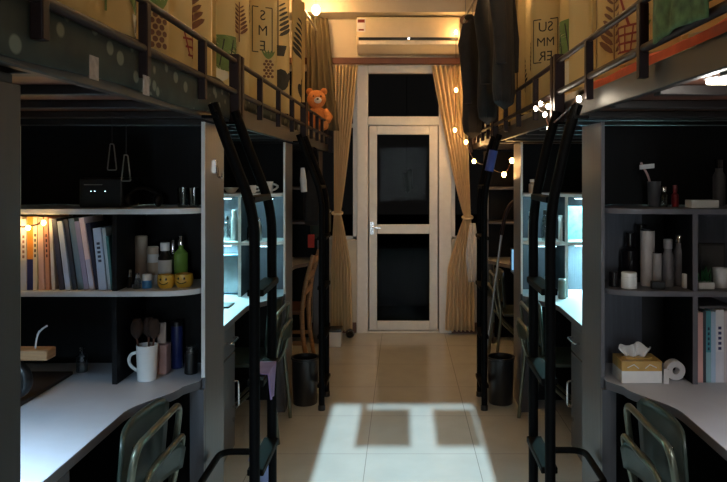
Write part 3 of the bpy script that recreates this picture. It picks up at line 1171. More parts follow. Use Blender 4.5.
# nearest right
c = Curtain(1, [(0.80, 1.4), (0.85, 1.55), (0.79, 1.7), (0.85, 1.84), (0.79, 1.98), (0.86, 2.12), (0.79, 2.26), (0.84, 2.40), (0.785, 2.54), (0.85, 2.68), (0.80, 2.88)], ZC0, ZC1, M_curt)
c.basket(c.find(2.05), 1.99, 0.16)
c.basket(c.find(2.5), 1.98, 0.2)
c.fern(c.find(1.85), 2.1, 0.12, M_redp)
c.fern(c.find(2.3), 1.95, 0.22, M_greenp)
c.fern(c.find(2.75), 1.96, 0.3, M_brownp)
c.finish('cream curtain of the nearest right bed with red basket print', GC)
# far right
c = Curtain(1, [(0.80, 4.98), (0.84, 5.2), (0.79, 5.45), (0.84, 5.7), (0.79, 6.0), (0.84, 6.3), (0.80, 6.6)], ZC0, ZC1, M_curt)
c.fern(c.find(5.5), 2.2, 0.4)
c.finish('cream curtain of the far right bed behind the black coats', GC)

# rods that carry the bed curtains, on wire hangers from the ceiling
for s in (-1, 1):
    for k, (y0, y1, _) in enumerate(UPS):
        nm = ('nearest', 'middle', 'far')[k]
        t = thing('curtain_rod', 'thin steel rod carrying the curtain of the %s %s bed' % (nm, side(s)), 'curtain rod', (s * 0.81, (y0 + y1) / 2, 2.875), 'rods of the bed curtains')
        MB(M_steel).tube([(s * 0.81, y0 + 0.03, 2.875), (s * 0.81, y1 - 0.03, 2.875)], 0.011).build('rod', t)
        for y in (y0 + 0.25, y1 - 0.25):
            MB(M_steel).tube([(s * 0.81, y, 2.88), (s * 0.81, y, CEIL)], 0.004, 6).build('hanger', t)

# leafy cloth bundle over the rail at the right edge
M_leafg = mat('green_leaf_cloth', (74, 98, 58), rough=0.95, var=0.5, scale=30)
def fold(u, v):
    y = 1.42 + 0.30 * u
    a = v * 2 - 1
    x = 0.64 - 0.028 * math.cos(a * PI / 2) * (1 if a < 0 else -1) if abs(a) < 0 else 0
    w = abs(a) * 0.15
    lump = 0.006 * math.sin(17 * y + 5 * v) + 0.004 * math.sin(41 * y)
    if abs(a) < 0.15:
        q = a / 0.15 * PI / 2
        return (0.64 + 0.022 * math.sin(q), y, 2.002 + 0.022 * math.cos(q) + 0.004)
    if a < 0:
        return (0.64 - 0.022 - abs(lump), y, 2.006 - (abs(a) - 0.15) * 0.17 + 0.01 * math.sin(9 * y))
    return (0.64 + 0.022 + abs(lump) * 0.5, y, 2.006 - (abs(a) - 0.15) * 0.10)
o = MB(M_leafg).sheet(fold, 24, 24).build('scarf', None, (0.64, 1.57, 2.0), thick=0.006)
tag(o, 'green leafy cloth hung over the rail of the nearest right bed', 'cloth')

# pillow on the nearest left bed
def superell(c, rx, ry, rz, e=0.5, n=24, m=12):
    b = MB()
    def sp(v, p):
        return math.copysign(abs(v) ** p, v)
    return lambda u, v: (c[0] + rx * sp(math.cos((v - 0.5) * PI), e) * sp(math.cos(2 * PI * u), e),
                         c[1] + ry * sp(math.cos((v - 0.5) * PI), e) * sp(math.sin(2 * PI * u), e),
                         c[2] + rz * math.sin((v - 0.5) * PI))
o = MB(mat('cream_pillow_cloth', (206, 180, 128), rough=0.95)).sheet(superell((-0.92, 1.25, 1.99), 0.15, 0.22, 0.065), 28, 14).build('pillow', None, (-0.92, 1.25, 1.93))
tag(o, 'cream pillow near the rail of the nearest left bed at the upper left', 'pillow')

# ---------------------------------------------------------------- window curtains at the end wall


def end_curtain(s, label, xa, xb, xt, bot, zt, m):
    """gathered cloth: top between xa and xb, tied at xt, flaring to bot"""
    t = thing('window_curtain', label, 'curtain', (s * xt, YE - 0.09, 0), 'tied window curtains beside the balcony door')
    nf = 7
    z0, z1 = 0.04, 2.56
    ba, bb = bot

    def fn(u, v):
        z = z0 + (z1 - z0) * v
        if z > zt:
            q = (z - zt) / (z1 - zt)
            q = q ** 0.85
            a, b_ = (xt - 0.03) * (1 - q) + xa * q, (xt + 0.03) * (1 - q) + xb * q
            amp = 0.022 + 0.024 * q
        else:
            q = (zt - z) / (zt - z0)
            e = min(1, q * 2.2) ** 0.8
            e = 0.75 * e + 0.25 * q
            a, b_ = (xt - 0.03) * (1 - e) + ba * e, (xt + 0.03) * (1 - e) + bb * e
            amp = 0.022 + 0.018 * q
        x = a + (b_ - a) * u
        return (x, YE - 0.09 + amp * math.sin(u * nf * 2 * PI) , z)
    MB(m).sheet(fn, 108, 60).build('cloth', t, thick=0.003)
    b = MB(m)
    b.tube([(xt + 0.046 * math.cos(k / 20 * 2 * PI), YE - 0.09 + 0.034 * math.sin(k / 20 * 2 * PI), zt + 0.012 * math.sin(k / 20 * 2 * PI)) for k in range(20)], 0.012, 8, True)
    b.build('tie', t)
    return t


end_curtain(-1, 'golden curtain left of the balcony door, tied at half height', -0.66, -0.43, -0.625, (-0.69, -0.48), 1.16, M_gold)
end_curtain(1, 'golden curtain right of the balcony door, tied at half height beside the white towel', 0.27, 0.60, 0.615, (0.40, 0.68), 1.12, M_gold)
t = thing('curtain_rod', 'dark curtain rail across the end wall under the air conditioner', 'curtain rod', (0, YE - 0.1, 2.6))
MB(M_brown).box(-1.45, 1.45, YE - 0.12, YE - 0.07, 2.575, 2.635).build('rail', t, bevel=0.006)
for x in (-1.2, -0.5, 0.5, 1.2):
    MB(M_brown).box(x - 0.012, x + 0.012, YE - 0.075, YE, 2.59, 2.62).build('bracket', t)
# white towel at the right curtain
def tw(u, v):
    w = 0.135 * (0.35 + 0.65 * math.sin(min(1, v * 1.3) * PI / 2)) * (1 - 0.55 * max(0, v - 0.55) / 0.45)
    return (0.655 + (u - 0.5) * w - 0.01 * v, YE - 0.195 + 0.014 * math.sin(u * 14) * (0.5 + v), 1.07 - 0.55 * v)
o = MB(M_paper).sheet(tw, 30, 24).build('towel', None, (0.67, YE - 0.175, 0.9), thick=0.006)
tag(o, 'white towel hanging on the tied curtain right of the balcony door', 'towel')

# ---------------------------------------------------------------- air conditioner
t = thing('air_conditioner', 'cream wall air conditioner above the balcony door', 'air conditioner', (0.03, YE, 2.85))
x0, x1 = -0.435, 0.535
prof = [(YE - 0.002, 2.672), (YE - 0.10, 2.672), (YE - 0.195, 2.735), (YE - 0.215, 2.79), (YE - 0.205, 2.99), (YE - 0.19, 3.005), (YE - 0.002, 3.005)]
b = MB(M_ac)
b.loft([[(x, y, z) for y, z in prof] for x in (x0, x1)])
b.build('casing', t, bevel=0.008)
MB(M_blkplastic).box(x0 + 0.02, x1 - 0.02, YE - 0.219, YE - 0.206, 2.782, 2.808).build('display_strip', t, bevel=0.003)
v = MB(mat('ac_louver', (232, 222, 204), rough=0.4)).box(x0 + 0.02, x1 - 0.02, YE - 0.213, YE - 0.196, 2.742, 2.772).build('louver', t, bevel=0.004)
v['label'] = 'pale louver flap'
b = MB(mat('indicator_lamp', (255, 255, 255), emit=(255, 250, 240), estr=6)).box(0.045, 0.062, YE - 0.2215, YE - 0.219, 2.788, 2.802)
b.build('indicator', t)
b = MB(M_paper).box(x0 + 0.005, x0 + 0.085, YE - 0.2135, YE - 0.2095, 2.86, 2.985)
b.use(M_redp).box(x0 + 0.012, x0 + 0.078, YE - 0.2145, YE - 0.213, 2.945, 2.975).box(x0 + 0.02, x0 + 0.07, YE - 0.2145, YE - 0.213, 2.87, 2.885)
b.build('energy_label', t)

# ---------------------------------------------------------------- fairy lights


def fairy(label, pts, mats_, energy, r=0.012, cable=M_brown, sag=0.03, color=(1.0, 0.65, 0.32), skip=False):
    t = thing('fairy_lights', label, 'string lights', pts[0], 'fairy lights')
    cp = []
    for a, b in zip(pts, pts[1:]):
        a, b = Vector(a), Vector(b)
        for k in range(6):
            q = k / 6
            cp.append(a.lerp(b, q) - Vector((0, 0, sag * 4 * q * (1 - q))))
    cp.append(Vector(pts[-1]))
    MB(cable).tube(cp, 0.003, 6).build('cable', t)
    for i, p in enumerate(pts):
        if skip and i == 0:
            continue
        p = Vector(p)
        MB(mats_).ball(p - Vector((0, 0, r * 1.2)), r, r, r * 1.25, 12, 8).build('bulb', t)
        if energy:
            point('bulb_light', p - Vector((0, 0, r * 1.2)), energy, color, r * 1.6, t)
    return t


# unseen bulbs added above the beds to light the curtains warm
fairy('added warm bulbs out of view above the left bed curtains', [(-0.66, y, 2.80) for y in (1.6, 2.5, 3.4, 4.3)], M_bulb, E_BULB)
fairy('added warm bulbs out of view above the right bed curtains', [(0.66, y, 2.80) for y in (1.6, 2.5, 3.4, 4.3)], M_bulb, E_BULB)
# end of the left row: one dazzling bulb
fairy('dazzling warm bulb hanging at the top of the far left bed curtain', [(-0.775, 6.22, 3.13), (-0.775, 6.24, 3.04)], M_bulb, E_FARBULB, r=0.038, sag=0, skip=True, color=(1.0, 0.53, 0.2))
# right: along the far bed and the curtain
R = lambda px, py, Y: (WX(px, Y), Y, WZ(py, Y))
fairy('warm fairy lights running down the right window curtain and the far right bed',
      [R(456, 30, 6.45), R(456, 88, 6.45), R(455, 128, 6.45), R(466, 140, 6.2), R(474, 159, 6.0), R(487, 162, 5.6), R(504, 172, 5.2), R(512, 158, 5.05)], M_bulb, 2.2, r=0.016, color=(1.0, 0.53, 0.2))
fairy('white fairy light cluster hung on the near end of the middle right bed',
      [R(541, 101, 3.04), R(548, 104, 2.95), R(536, 106, 3.05), R(545, 112, 2.97), R(549, 126, 2.93), R(579, 96, 2.42)], M_bulbw, 0.3, r=0.009, sag=0.01, color=(1, 0.85, 0.65))
fairy('warm bulb tucked in front of the first books on the nearest left bookcase',
      [(-1.50, 2.608, 1.36), (-1.44, 2.608, 1.355), (-1.395, 2.606, 1.352), (-1.34, 2.61, 1.37)], M_bulb, 0.09, r=0.008, sag=0.008)
# work lamp under the nearest right bed
t = thing('bed_lamp', 'bright white lamp under the slats of the nearest right bed', 'lamp', (0.757, 1.68, 1.785))
MB(M_white).box(0.73, 0.80, 1.655, 1.705, 1.773, 1.7854).build('housing', t, bevel=0.004)
MB(M_bulbw).box(0.735, 0.79, 1.66, 1.70, 1.762, 1.7725).build('diffuser', t, bevel=0.003)
point('bed_lamp_light', (0.757, 1.68, 1.735), 1.6, (1, 0.94, 0.85), 0.03, t)

# ---------------------------------------------------------------- teddy bear and other things at the far beds
M_bear = mat('orange_brown_plush', (206, 134, 76), rough=1.0, var=0.15, scale=60, bump=0.3)
cx, cy, cz = -0.775, 6.30, 1.918
b = MB(M_bear)
t = thing('teddy_bear', 'orange brown teddy bear sitting behind the rail of the far left bed', 'plush toy', (cx, cy, cz))
MB(M_bear).ball((cx, cy, cz + 0.11), 0.095, 0.10, 0.115).build('body', t)
hb = MB(M_bear).ball((cx, cy - 0.02, cz + 0.285), 0.085, 0.082, 0.082).build('head', t)
MB(M_paper).ball((cx + 0.02, cy - 0.095, cz + 0.268), 0.034, 0.026, 0.028).build('muzzle', hb)
MB(M_blkplastic).ball((cx + 0.022, cy - 0.121, cz + 0.277), 0.011, 0.007, 0.008, 8, 6).build('nose', hb)
for q in (-1, 1):
    MB(M_blkplastic).ball((cx + 0.015 + q * 0.033, cy - 0.094, cz + 0.305), 0.008, 0.006, 0.008, 8, 6).build('eye', hb)
    MB(M_bear).ball((cx + q * 0.064, cy - 0.01, cz + 0.355), 0.032, 0.018, 0.032, 12, 8).build('ear', hb)
    MB(M_bear).tube([(cx + q * 0.075, cy - 0.02, cz + 0.18), (cx + q * 0.115, cy - 0.06, cz + 0.12), (cx + q * 0.105, cy - 0.10, cz + 0.08)], 0.035, 12, rv=[0.03, 0.036, 0.026]).build('arm', t)
    MB(M_bear).tube([(cx + q * 0.05, cy - 0.03, cz + 0.045), (cx + q * 0.075, cy - 0.11, cz + 0.042), (cx + q * 0.085, cy - 0.17, cz + 0.05)], 0.04, 12, rv=[0.04, 0.043, 0.036]).build('leg', t)

# olive drape gathered at the end of the far left bed
def drape(u, v):
    z = 1.94 + (3.0 - 1.94) * v
    wide = 0.10 + 0.06 * (1 - v)
    a = u * 2 - 1
    return (-0.80 + wide * a * 0.9 + 0.05 * (1 - v), 6.56 + 0.03 * math.sin(a * 13) + 0.06 * a, z)
o = MB(M_olive).sheet(drape, 60, 16).build('drape', None, (-0.80, 6.56, 1.94), thick=0.003)
tag(o, 'olive gathered drape below the dazzling bulb at the end of the far left bed', 'curtain')


# hanging garments


def coat(loc, w, h, label, m, name='coat', ang=0.0):
    t = thing(name, label, name, (0, 0, 0), 'clothes hanging at the beds')
    n = 20
    prof = [(0.0, 0.16, 0.10), (0.03, 0.30, 0.13), (0.06, 0.70, 0.16), (0.10, 0.95, 0.19), (0.2, 0.93, 0.20), (0.45, 0.88, 0.22), (0.75, 0.95, 0.26), (1.0, 1.05, 0.30)]
    rings = []
    for f, rw, rd in prof:
        ring = []
        for k in range(n):
            a = 2 * PI * k / n
            wob = 1 + 0.05 * math.sin(5 * a + f * 3) * f
            ring.append((w / 2 * rw * math.cos(a) * wob, w / 2 * rd * 1.2 * math.sin(a) * (1 + 0.18 * math.sin(6 * a + 1) * f), -h * f))
        rings.append(ring)
    MB(m).loft(rings).build('body', t, sub=1)
    for q in (-1, 1):
        pts = [(q * w * 0.40, 0, -h * 0.085), (q * w * 0.53, 0.01, -h * 0.25), (q * w * 0.56, -0.015, -h * 0.5), (q * w * 0.55, -0.02, -h * 0.72)]
        MB(m).tube(pts, 0.05, 12, rv=[w * 0.10, w * 0.13, w * 0.115, w * 0.09], flat=0.8).build('sleeve', t)
    MB(m).tube([(w * 0.10 * math.cos(k / 16 * 2 * PI), 0.045 * math.sin(k / 16 * 2 * PI), 0.008 - 0.02 * (math.sin(k / 16 * 2 * PI) < 0)) for k in range(16)], 0.018, 8, True).build('collar', t)
    hk = [(0, 0, -0.02), (0, 0, 0.07), (0.02, 0, 0.095), (0.0, 0, 0.118), (-0.018, 0, 0.10)]
    hg = MB(M_steel).tube(path(hk, 0.012), 0.003, 6).build('hanger_hook', t)
    t.location = loc
    t.rotation_euler = (0, 0, ang)
    return t


coat((0.555, 3.85, 2.725), 0.34, 0.84, 'black coat hanging nearest of the three at the right beds', M_blackcloth, ang=1.25)
coat((0.543, 4.5, 2.725), 0.36, 0.88, 'black coat hanging in the middle of the three at the right beds', M_blackcloth, ang=1.3)
coat((0.53, 5.35, 2.725), 0.36, 0.93, 'charcoal coat hanging farthest of the three, beside the window curtain', mat('charcoal_cloth', (36, 33, 34), rough=0.95, var=0.25), ang=1.2)
t = thing('curtain_rod', 'steel clothes rail from which the black coats hang', 'clothes rail', (0.64, 5.5, 2.84))
MB(M_steel).tube([(0.556, 3.6, 2.838), (0.522, 6.0, 2.838)], 0.010).build('rod', t)
for x, y in ((0.5555, 3.7), (0.524, 5.87)):
    MB(M_steel).tube([(x, y, 2.845), (x, y, CEIL)], 0.004, 6).build('hanger', t)
t.name = 'clothes_rail'
# head scarf / caps on the rail end
o = MB(mat('dusty_rose_cap', (120, 96, 88), rough=0.95)).ball((0.56, 6.04, 2.86), 0.07, 0.07, 0.05).build('cap', None, (0.56, 6.04, 2.82))
tag(o, 'brown round cap on the end of the clothes rail near the air conditioner', 'cap')

# dark backpack and jacket on the far left desk side
def backpack(loc, label, m, extra=None):
    t = thing('backpack', label, 'bag', loc, 'bags hanging in the far left bay')
    x, y, z = loc
    rings = []
    for f, rw, rd in ((0, 0.75, 0.7), (0.05, 0.98, 0.95), (0.4, 1.0, 1.0), (0.75, 0.95, 0.85), (0.93, 0.7, 0.6), (1.0, 0.35, 0.3)):
        rings.append([(x + 0.07 * rd * math.copysign(abs(math.cos(2 * PI * k / 20)) ** 0.6, math.cos(2 * PI * k / 20)),
                       y + 0.14 * rw * math.copysign(abs(math.sin(2 * PI * k / 20)) ** 0.6, math.sin(2 * PI * k / 20)), z - 0.42 + 0.42 * f) for k in range(20)])
    MB(m).loft(rings).build('body', t, sub=1)
    MB(m).tube(path([(x, y - 0.03, z - 0.02), (x, y - 0.03, z + 0.05), (x, y + 0.03, z + 0.05), (x, y + 0.03, z - 0.02)], 0.02), 0.008, 8).build('handle', t)
    b = MB(m).box(x + 0.055, x + 0.085, y - 0.09, y + 0.09, z - 0.38, z - 0.2)
    b.build('pocket', t, bevel=0.012)
    if extra:
        extra(t, x, y, z)
    MB(M_chrome).box(x + 0.0855, x + 0.088, y - 0.07, y + 0.07, z - 0.215, z - 0.209).build('zip', t)
    return t


backpack((-0.655, 5.12, 1.58), 'black backpack hanging behind the far left ladder, higher of the two bags', M_blackcloth,
         lambda t, x, y, z: MB(M_paper).tube([(x - 0.045, y - 0.165, z - 0.17), (x - 0.05, y - 0.17, z - 0.09), (x - 0.055, y - 0.165, z + 0.0)], 0.02, 10, rv=[0.022, 0.024, 0.014]).build('white_pouch', t))
backpack((-0.66, 5.52, 1.45), 'dark green bag hanging behind the backpack in the far left bay', mat('dark_green_canvas', (34, 42, 34), rough=0.9),
         lambda t, x, y, z: MB(mat('red_cloth', (170, 50, 40), rough=0.9)).box(x - 0.07, x - 0.02, y - 0.16, y - 0.142, z - 0.48, z - 0.38).build('red_tag', t, bevel=0.004))
for y, z, lab in ((5.12, 1.63, 'hook under the far left bed for the black backpack'), (5.52, 1.50, 'hook under the far left bed for the dark green bag')):
    b = MB(M_black).tube(path([(-0.705, y, 1.745), (-0.68, y, 1.73), (-0.657, y, z + 0.03), (-0.657, y, z - 0.012), (-0.64, y, z - 0.012), (-0.64, y, z + 0.02)], 0.01), 0.004, 6)
    o = b.build('hook', None, (-0.7, y, 1.74))
    o.name = 'wall_hook'
    tag(o, lab, 'hook', 'hooks for bags')
# small white bottle in the backpack's side, red cup on the desk behind
o = MB(M_paper).box(-0.60, -0.592, 5.02, 5.05, 1.36, 1.5).build('paper_card', None, (-0.6, 5.03, 1.36))
bpy.data.objects.remove(o)

# ---------------------------------------------------------------- small things
ZT, ZU, ZL = 0.751, 1.4125, 1.1025      # worktop, upper shelf, lower shelf


def bottle(name, label, cat, loc, r, h, m, cap=M_blkplastic, neck=0.45, caph=0.12, group=None, lab=None, n=20, sx=1.0, sy=1.0):
    t = thing(name, label, cat, loc, group)
    hb = h * (1 - caph)
    sh = hb * 0.86 if neck < 0.9 else hb
    prof = [(r * 0.92, 0), (r, h * 0.02), (r, sh * 0.93), (r * (neck * 0.5 + 0.5) if neck < 0.9 else r, sh)]
    if neck < 0.9:
        prof += [(r * neck, sh + (hb - sh) * 0.45), (r * neck, hb)]
    MB(m).lathe(prof, loc, n, sx, sy).build('body', t)
    cr = r * (neck + 0.08) if neck < 0.9 else r * 0.97
    c_ = MB(cap).lathe([(cr, hb + 0.0005), (cr, h - 0.002), (cr * 0.9, h)], loc, n, sx, sy).build('cap', t)
    if lab:
        MB(lab).lathe([(r * 1.012, h * 0.25), (r * 1.012, h * 0.58)], loc, n, sx, sy).build('paper_label', t)
    return t


def mug(label, loc, r, h, m, hx=-1, cat='mug', name='mug', group=None):
    t = thing(name, label, cat, loc, group)
    x, y, z = loc
    MB(m).lathe([(r * 0.86, 0), (r * 0.9, 0.004), (r, h * 0.95), (r, h), (r * 0.92, h), (r * 0.82, 0.01)], loc, 24).build('body', t)
    pts = [(x + hx * r * 0.9, y, z + h * 0.78), (x + hx * (r + 0.028), y, z + h * 0.72), (x + hx * (r + 0.03), y, z + h * 0.42), (x + hx * r * 0.88, y, z + h * 0.24)]
    MB(m).tube(path(pts, 0.02), 0.0065, 10).build('handle', t)
    return t


def carton(name, label, cat, x0, x1, y0, y1, z0, z1, m, group=None, bevel=0.003):
    o = MB(m).box(x0, x1, y0, y1, z0, z1).build(name, None, ((x0 + x1) / 2, (y0 + y1) / 2, z0), bevel=bevel)
    return tag(o, label, cat, group)


M_page = mat('book_pages', (216, 206, 188), rough=0.9)


def book(x, w, h, lean, z, yf, d, cols, label, group, sgn=1):
    """spine faces -y; lean>0 tips the top to -x"""
    t = thing('book', label, 'book', (0, 0, 0), group)
    c = cols if isinstance(cols, (list, tuple)) and isinstance(cols[0], (list, tuple)) else [cols]
    mm = [mat('book_%d_%d_%d' % tuple(k), k, rough=0.55, var=0.05) for k in c]
    b = MB(mm[0])
    e = min(0.0015, w * 0.12)
    if len(mm) > 1:      # two tone spine
        hs = h * 0.42
        b.use(mm[1]).box(0, w, 0, e, 0, hs).use(mm[0]).box(0, w, 0, e, hs, h)
    else:
        b.box(0, w, 0, e, 0, h)
    b.use(mm[0]).box(0, e, e, d, 0, h).box(w - e, w, e, d, 0, h)
    if len(mm) > 2:      # printed title block or band on the spine
        b.use(mm[2])
        for k in range(5):
            b.box(w * 0.3, w * 0.7, -0.0004, 0.0, h * (0.45 + 0.07 * k), h * (0.49 + 0.07 * k))
    b.build('cover', t)
    MB(M_page).box(e, w - e, e, d - 0.004, 0.003, h - 0.003).build('pages', t)
    t.location = (x, yf, z + math.sin(abs(lean)) * (0 if lean < 0 else 0))
    t.rotation_euler = (0, -lean, 0)
    return t


# books on the nearest left bookcase: x, width, height in cm-like metres, lean
GB = 'books on the nearest left bookcase'
P_ = (232, 222, 214)
bl_ = [
    (0.019, .276, 0, (228, 205, 196), 'pale pink book, first from the left on the left bookcase'),
    (0.016, .278, 0, (236, 232, 228), 'thick white book second from the left, behind the glowing bulb'),
    (0.020, .270, 0, ((232, 226, 220), (206, 208, 214), (150, 110, 100)), 'white book with brown spine print just left of the orange one'),
    (0.024, .278, 0, ((222, 142, 44), (38, 42, 96)), 'orange book with navy lower half'),
    (0.015, .278, 0, ((232, 214, 180), (232, 214, 180), (40, 30, 30)), 'cream book with black spine lettering, right of the orange and navy one'),
    (0.020, .276, 0.018, (226, 178, 154), 'pinkish tan book, second right of the orange and navy one'),
    (0.014, .276, 0.03, ((220, 150, 116), (220, 150, 116), (70, 40, 40)), 'salmon book with dark spine marks, third right of the orange and navy one'),
    (0.012, .270, 0.045, (226, 214, 206), 'slim white book before the first dark leaning one'),
    (0.018, .270, 0.115, (46, 48, 70), 'dark navy leaning book, first of the leaning ones'),
    (0.020, .262, 0.125, (176, 190, 212), 'pale blue grey leaning book right of the first dark leaning one'),
    (0.016, .268, 0.135, (40, 44, 60), 'nearly black leaning book in the middle of the left row'),
    (0.022, .272, 0.14, (104, 130, 146), 'slate teal leaning book in the middle of the left row'),
    (0.018, .262, 0.145, (150, 146, 180), 'lavender leaning book left of the white pink one'),
    (0.018, .276, 0.15, ((234, 212, 216), (190, 190, 214)), 'pinkish white tall leaning book with lavender foot'),
    (0.016, .255, 0.15, (40, 38, 66), 'dark violet leaning book, left of the broad pale blue one'),
    (0.030, .235, 0.10, ((184, 204, 230), (184, 204, 230), (40, 52, 84)), 'broad pale blue book with navy band, right part of the left row'),
    (0.012, .235, 0.10, (226, 232, 236), 'slim white book right of the broad pale blue one'),
    (0.010, .205, 0.10, (72, 130, 130), 'slim teal book, last on the right of the left row'),
]
x = -1.482
pw = ph_ = pl_ = None
for (w, h, le, c_, lab) in bl_:
    if pw is not None:
        x += pw / math.cos(pl_) + 0.0012
        if le > pl_:
            x += min(h, ph_) * (math.tan(le) - math.tan(pl_)) + 0.0005
        # a more upright book right of a leaning one only needs its foot clear
    book(x, w, h, le, ZL + 0.0003, 2.645 + random.uniform(0, 0.012), 0.17, c_, lab, GB)
    pw, ph_, pl_ = w, h, le

# cups and bottles right of the books
M_yellow = mat('yellow_glaze', (196, 152, 52), rough=0.35)
for i, (px, r, lab) in enumerate(((166, 0.033, 'yellow smiling cup on the left bookcase, left of the two'), (184, 0.036, 'yellow smiling cup on the left bookcase, right of the two'))):
    Y = 2.71 if i == 0 else 2.735
    X = WX(px, Y)
    t = thing('cup', lab, 'cup', (X, Y, ZL), 'yellow smiling cups')
    MB(M_yellow).lathe([(r * 0.72, 0), (r * 0.95, 0.012), (r, 0.03), (r * 0.93, 0.05), (r * 0.86, 0.05), (r * 0.86, 0.035), (r * 0.6, 0.01)], (X, Y, ZL), 24).build('bowl', t)
    f = MB(M_darkp)
    for q in (-1, 1):
        a = -PI / 2 + q * 0.33
        f.ball((X + r * math.cos(a) * 0.995, Y + r * math.sin(a) * 0.995, ZL + 0.036), 0.004, 0.004, 0.005, 8, 6)
    f.tube([(X + r * 0.985 * math.cos(-PI / 2 + q), Y + r * 0.985 * math.sin(-PI / 2 + q), ZL + 0.026 - 0.009 * math.cos(q * 2.4)) for q in [(-0.55 + 0.11 * k) for k in range(11)]], 0.0018, 6)
    f.build('painted_face', t)
GS = 'skin care bottles on the left bookcase'
M_beige = mat('beige_plastic', (190, 168, 148), rough=0.4)
M_green = mat('green_liquid_bottle', (112, 150, 62), rough=0.15, coat=0.5)
M_bluec = mat('bright_blue_plastic', (60, 130, 190), rough=0.3)
B = lambda px, Y: WX(px, Y)
bottle('bottle', 'tall beige bottle at the left of the bottles on the left bookcase', 'bottle', (B(141, 2.83), 2.83, ZL), 0.026, 0.19, M_beige, M_beige, 0.95, 0.25, GS)
bottle('bottle', 'white bottle with pinkish label beside the black pump bottle', 'bottle', (B(153, 2.80), 2.80, ZL), 0.022, 0.15, M_white, M_beige, 0.95, 0.2, GS, M_beige)
bottle('bottle', 'black bottle with white cap and pale label behind the left yellow cup', 'bottle', (B(165, 2.81), 2.81, ZL), 0.027, 0.165, M_blkplastic, M_white, 0.6, 0.2, GS, M_paper)
bottle('bottle', 'green bottle with clear top behind the right yellow cup', 'bottle', (B(181, 2.82), 2.82, ZL), 0.028, 0.19, M_green, M_chrome, 0.35, 0.2, GS)
bottle('bottle', 'slim chrome capped bottle between the black and green bottles', 'bottle', (B(173, 2.86), 2.86, ZL), 0.013, 0.17, M_clear, M_chrome, 0.6, 0.3, GS)
bottle('jar', 'small blue jar with white lid, left of the yellow cups', 'jar', (B(147, 2.70), 2.70, ZL), 0.018, 0.055, M_bluec, M_white, 0.95, 0.45, GS)
bottle('vial', 'tiny clear bottle with chrome cap left of the small blue jar', 'bottle', (B(137, 2.69), 2.69, ZL), 0.014, 0.06, M_clear, M_chrome, 0.6, 0.3, GS)
bottle('vial', 'tiny dark bottle with chrome cap beside the bookcase divider', 'bottle', (B(129.5, 2.71), 2.71, ZL), 0.010, 0.07, M_blkplastic, M_chrome, 0.8, 0.4, GS)

# things standing on the left worktop, right compartment
Y = 2.695
t = mug('tall white mug holding brushes at the far end of the left desk', (B(147, Y), Y, ZT), 0.040, 0.135, M_white, -1)
M_bristle = mat('brown_bristle', (52, 36, 29), rough=0.95, var=0.3)
for i, (dx, dy, le) in enumerate(((-0.012, -0.008, -0.16), (0.012, -0.008, 0.12), (0.0, 0.018, 0.0))):
    x0, y0 = B(147, Y) + dx, Y + dy
    t = thing('brush', ('brown brush leaning left in the white mug', 'brown brush leaning right in the white mug', 'middle brown brush standing in the white mug')[i], 'brush', (x0, y0, ZT + 0.012), 'brushes in the white mug')
    tip = Vector((x0 + le * 0.15, y0, ZT + 0.16))
    MB(M_brown).tube([(x0, y0, ZT + 0.012), tip], 0.004, 8).build('handle', t)
    MB(M_bristle).lathe([(0.006, 0), (0.022, 0.02), (0.024, 0.05), (0.014, 0.075)], tip, 12).build('bristles', t)
M_pink = mat('dusty_pink_card', (186, 150, 146), rough=0.7)
carton('holder_box', 'dusty pink box behind the white mug on the left desk', 'box', B(156, 2.78), B(168, 2.78), 2.76, 2.82, ZT, ZT + 0.115, M_pink)
carton('comb', 'pale flat comb standing on the dusty pink box', 'comb', B(157.5, 2.79), B(166, 2.79), 2.785, 2.795, ZT + 0.1155, ZT + 0.20, mat('pale_plastic', (190, 170, 160), rough=0.5))
bottle('bottle', 'tall navy blue bottle at the back of the left desk', 'bottle', (B(177, 2.86), 2.86, ZT), 0.024, 0.19, mat('navy_plastic', (30, 40, 92), rough=0.35), M_blkplastic, 0.95, 0.1, 'bottles on the left worktop')
bottle('jar', 'black jar with shiny clear lid at the right end of the left desk', 'jar', (B(191, 2.78), 2.78, ZT), 0.026, 0.11, M_blkplastic, M_clear, 0.95, 0.25, 'bottles on the left worktop')
# left compartment
carton('desk_mat', 'dark brown mat along the wall side of the nearest left desk', 'mat', -1.595, -1.30, 1.65, 2.76, ZT, ZT + 0.014, mat('dark_brown_leather', (34, 24, 20), rough=0.8))
bottle('vase', 'small clear glass vase at the back of the left desk', 'vase', (B(82, 2.80), 2.80, ZT), 0.022, 0.10, M_clear, M_clear, 0.4, 0.2)
t = thing('desk_stand', 'wooden stand with pale board on a dark curved foot at the left desk wall', 'stand', (-1.45, 2.39, ZT + 0.0145))
MB(M_wood).box(-1.57, -1.20, 2.36, 2.425, 0.912, 0.948).build('board', t, bevel=0.006)
b = MB(M_blkplastic).tube(path([(-1.36, 2.39, 0.9115), (-1.29, 2.39, 0.87), (-1.285, 2.39, 0.81), (-1.37, 2.39, 0.775)], 0.03), 0.022, 12)
b.build('curved_foot', t)
MB(M_blkplastic).lathe([(0.06, 0), (0.06, 0.01), (0.03, 0.022)], (-1.38, 2.39, ZT + 0.0145), 20).build('base', t)
b = MB(M_paper).tube(path([(-1.255, 2.39, 0.9485), (-1.25, 2.39, 0.99), (-1.24, 2.39, 1.01), (-1.215, 2.39, 1.025)], 0.02), 0.003, 8)
o = b.build('cable_clip', None, (-1.255, 2.39, 0.9485))
tag(o, 'small white bent clip standing on the wooden stand board', 'clip')

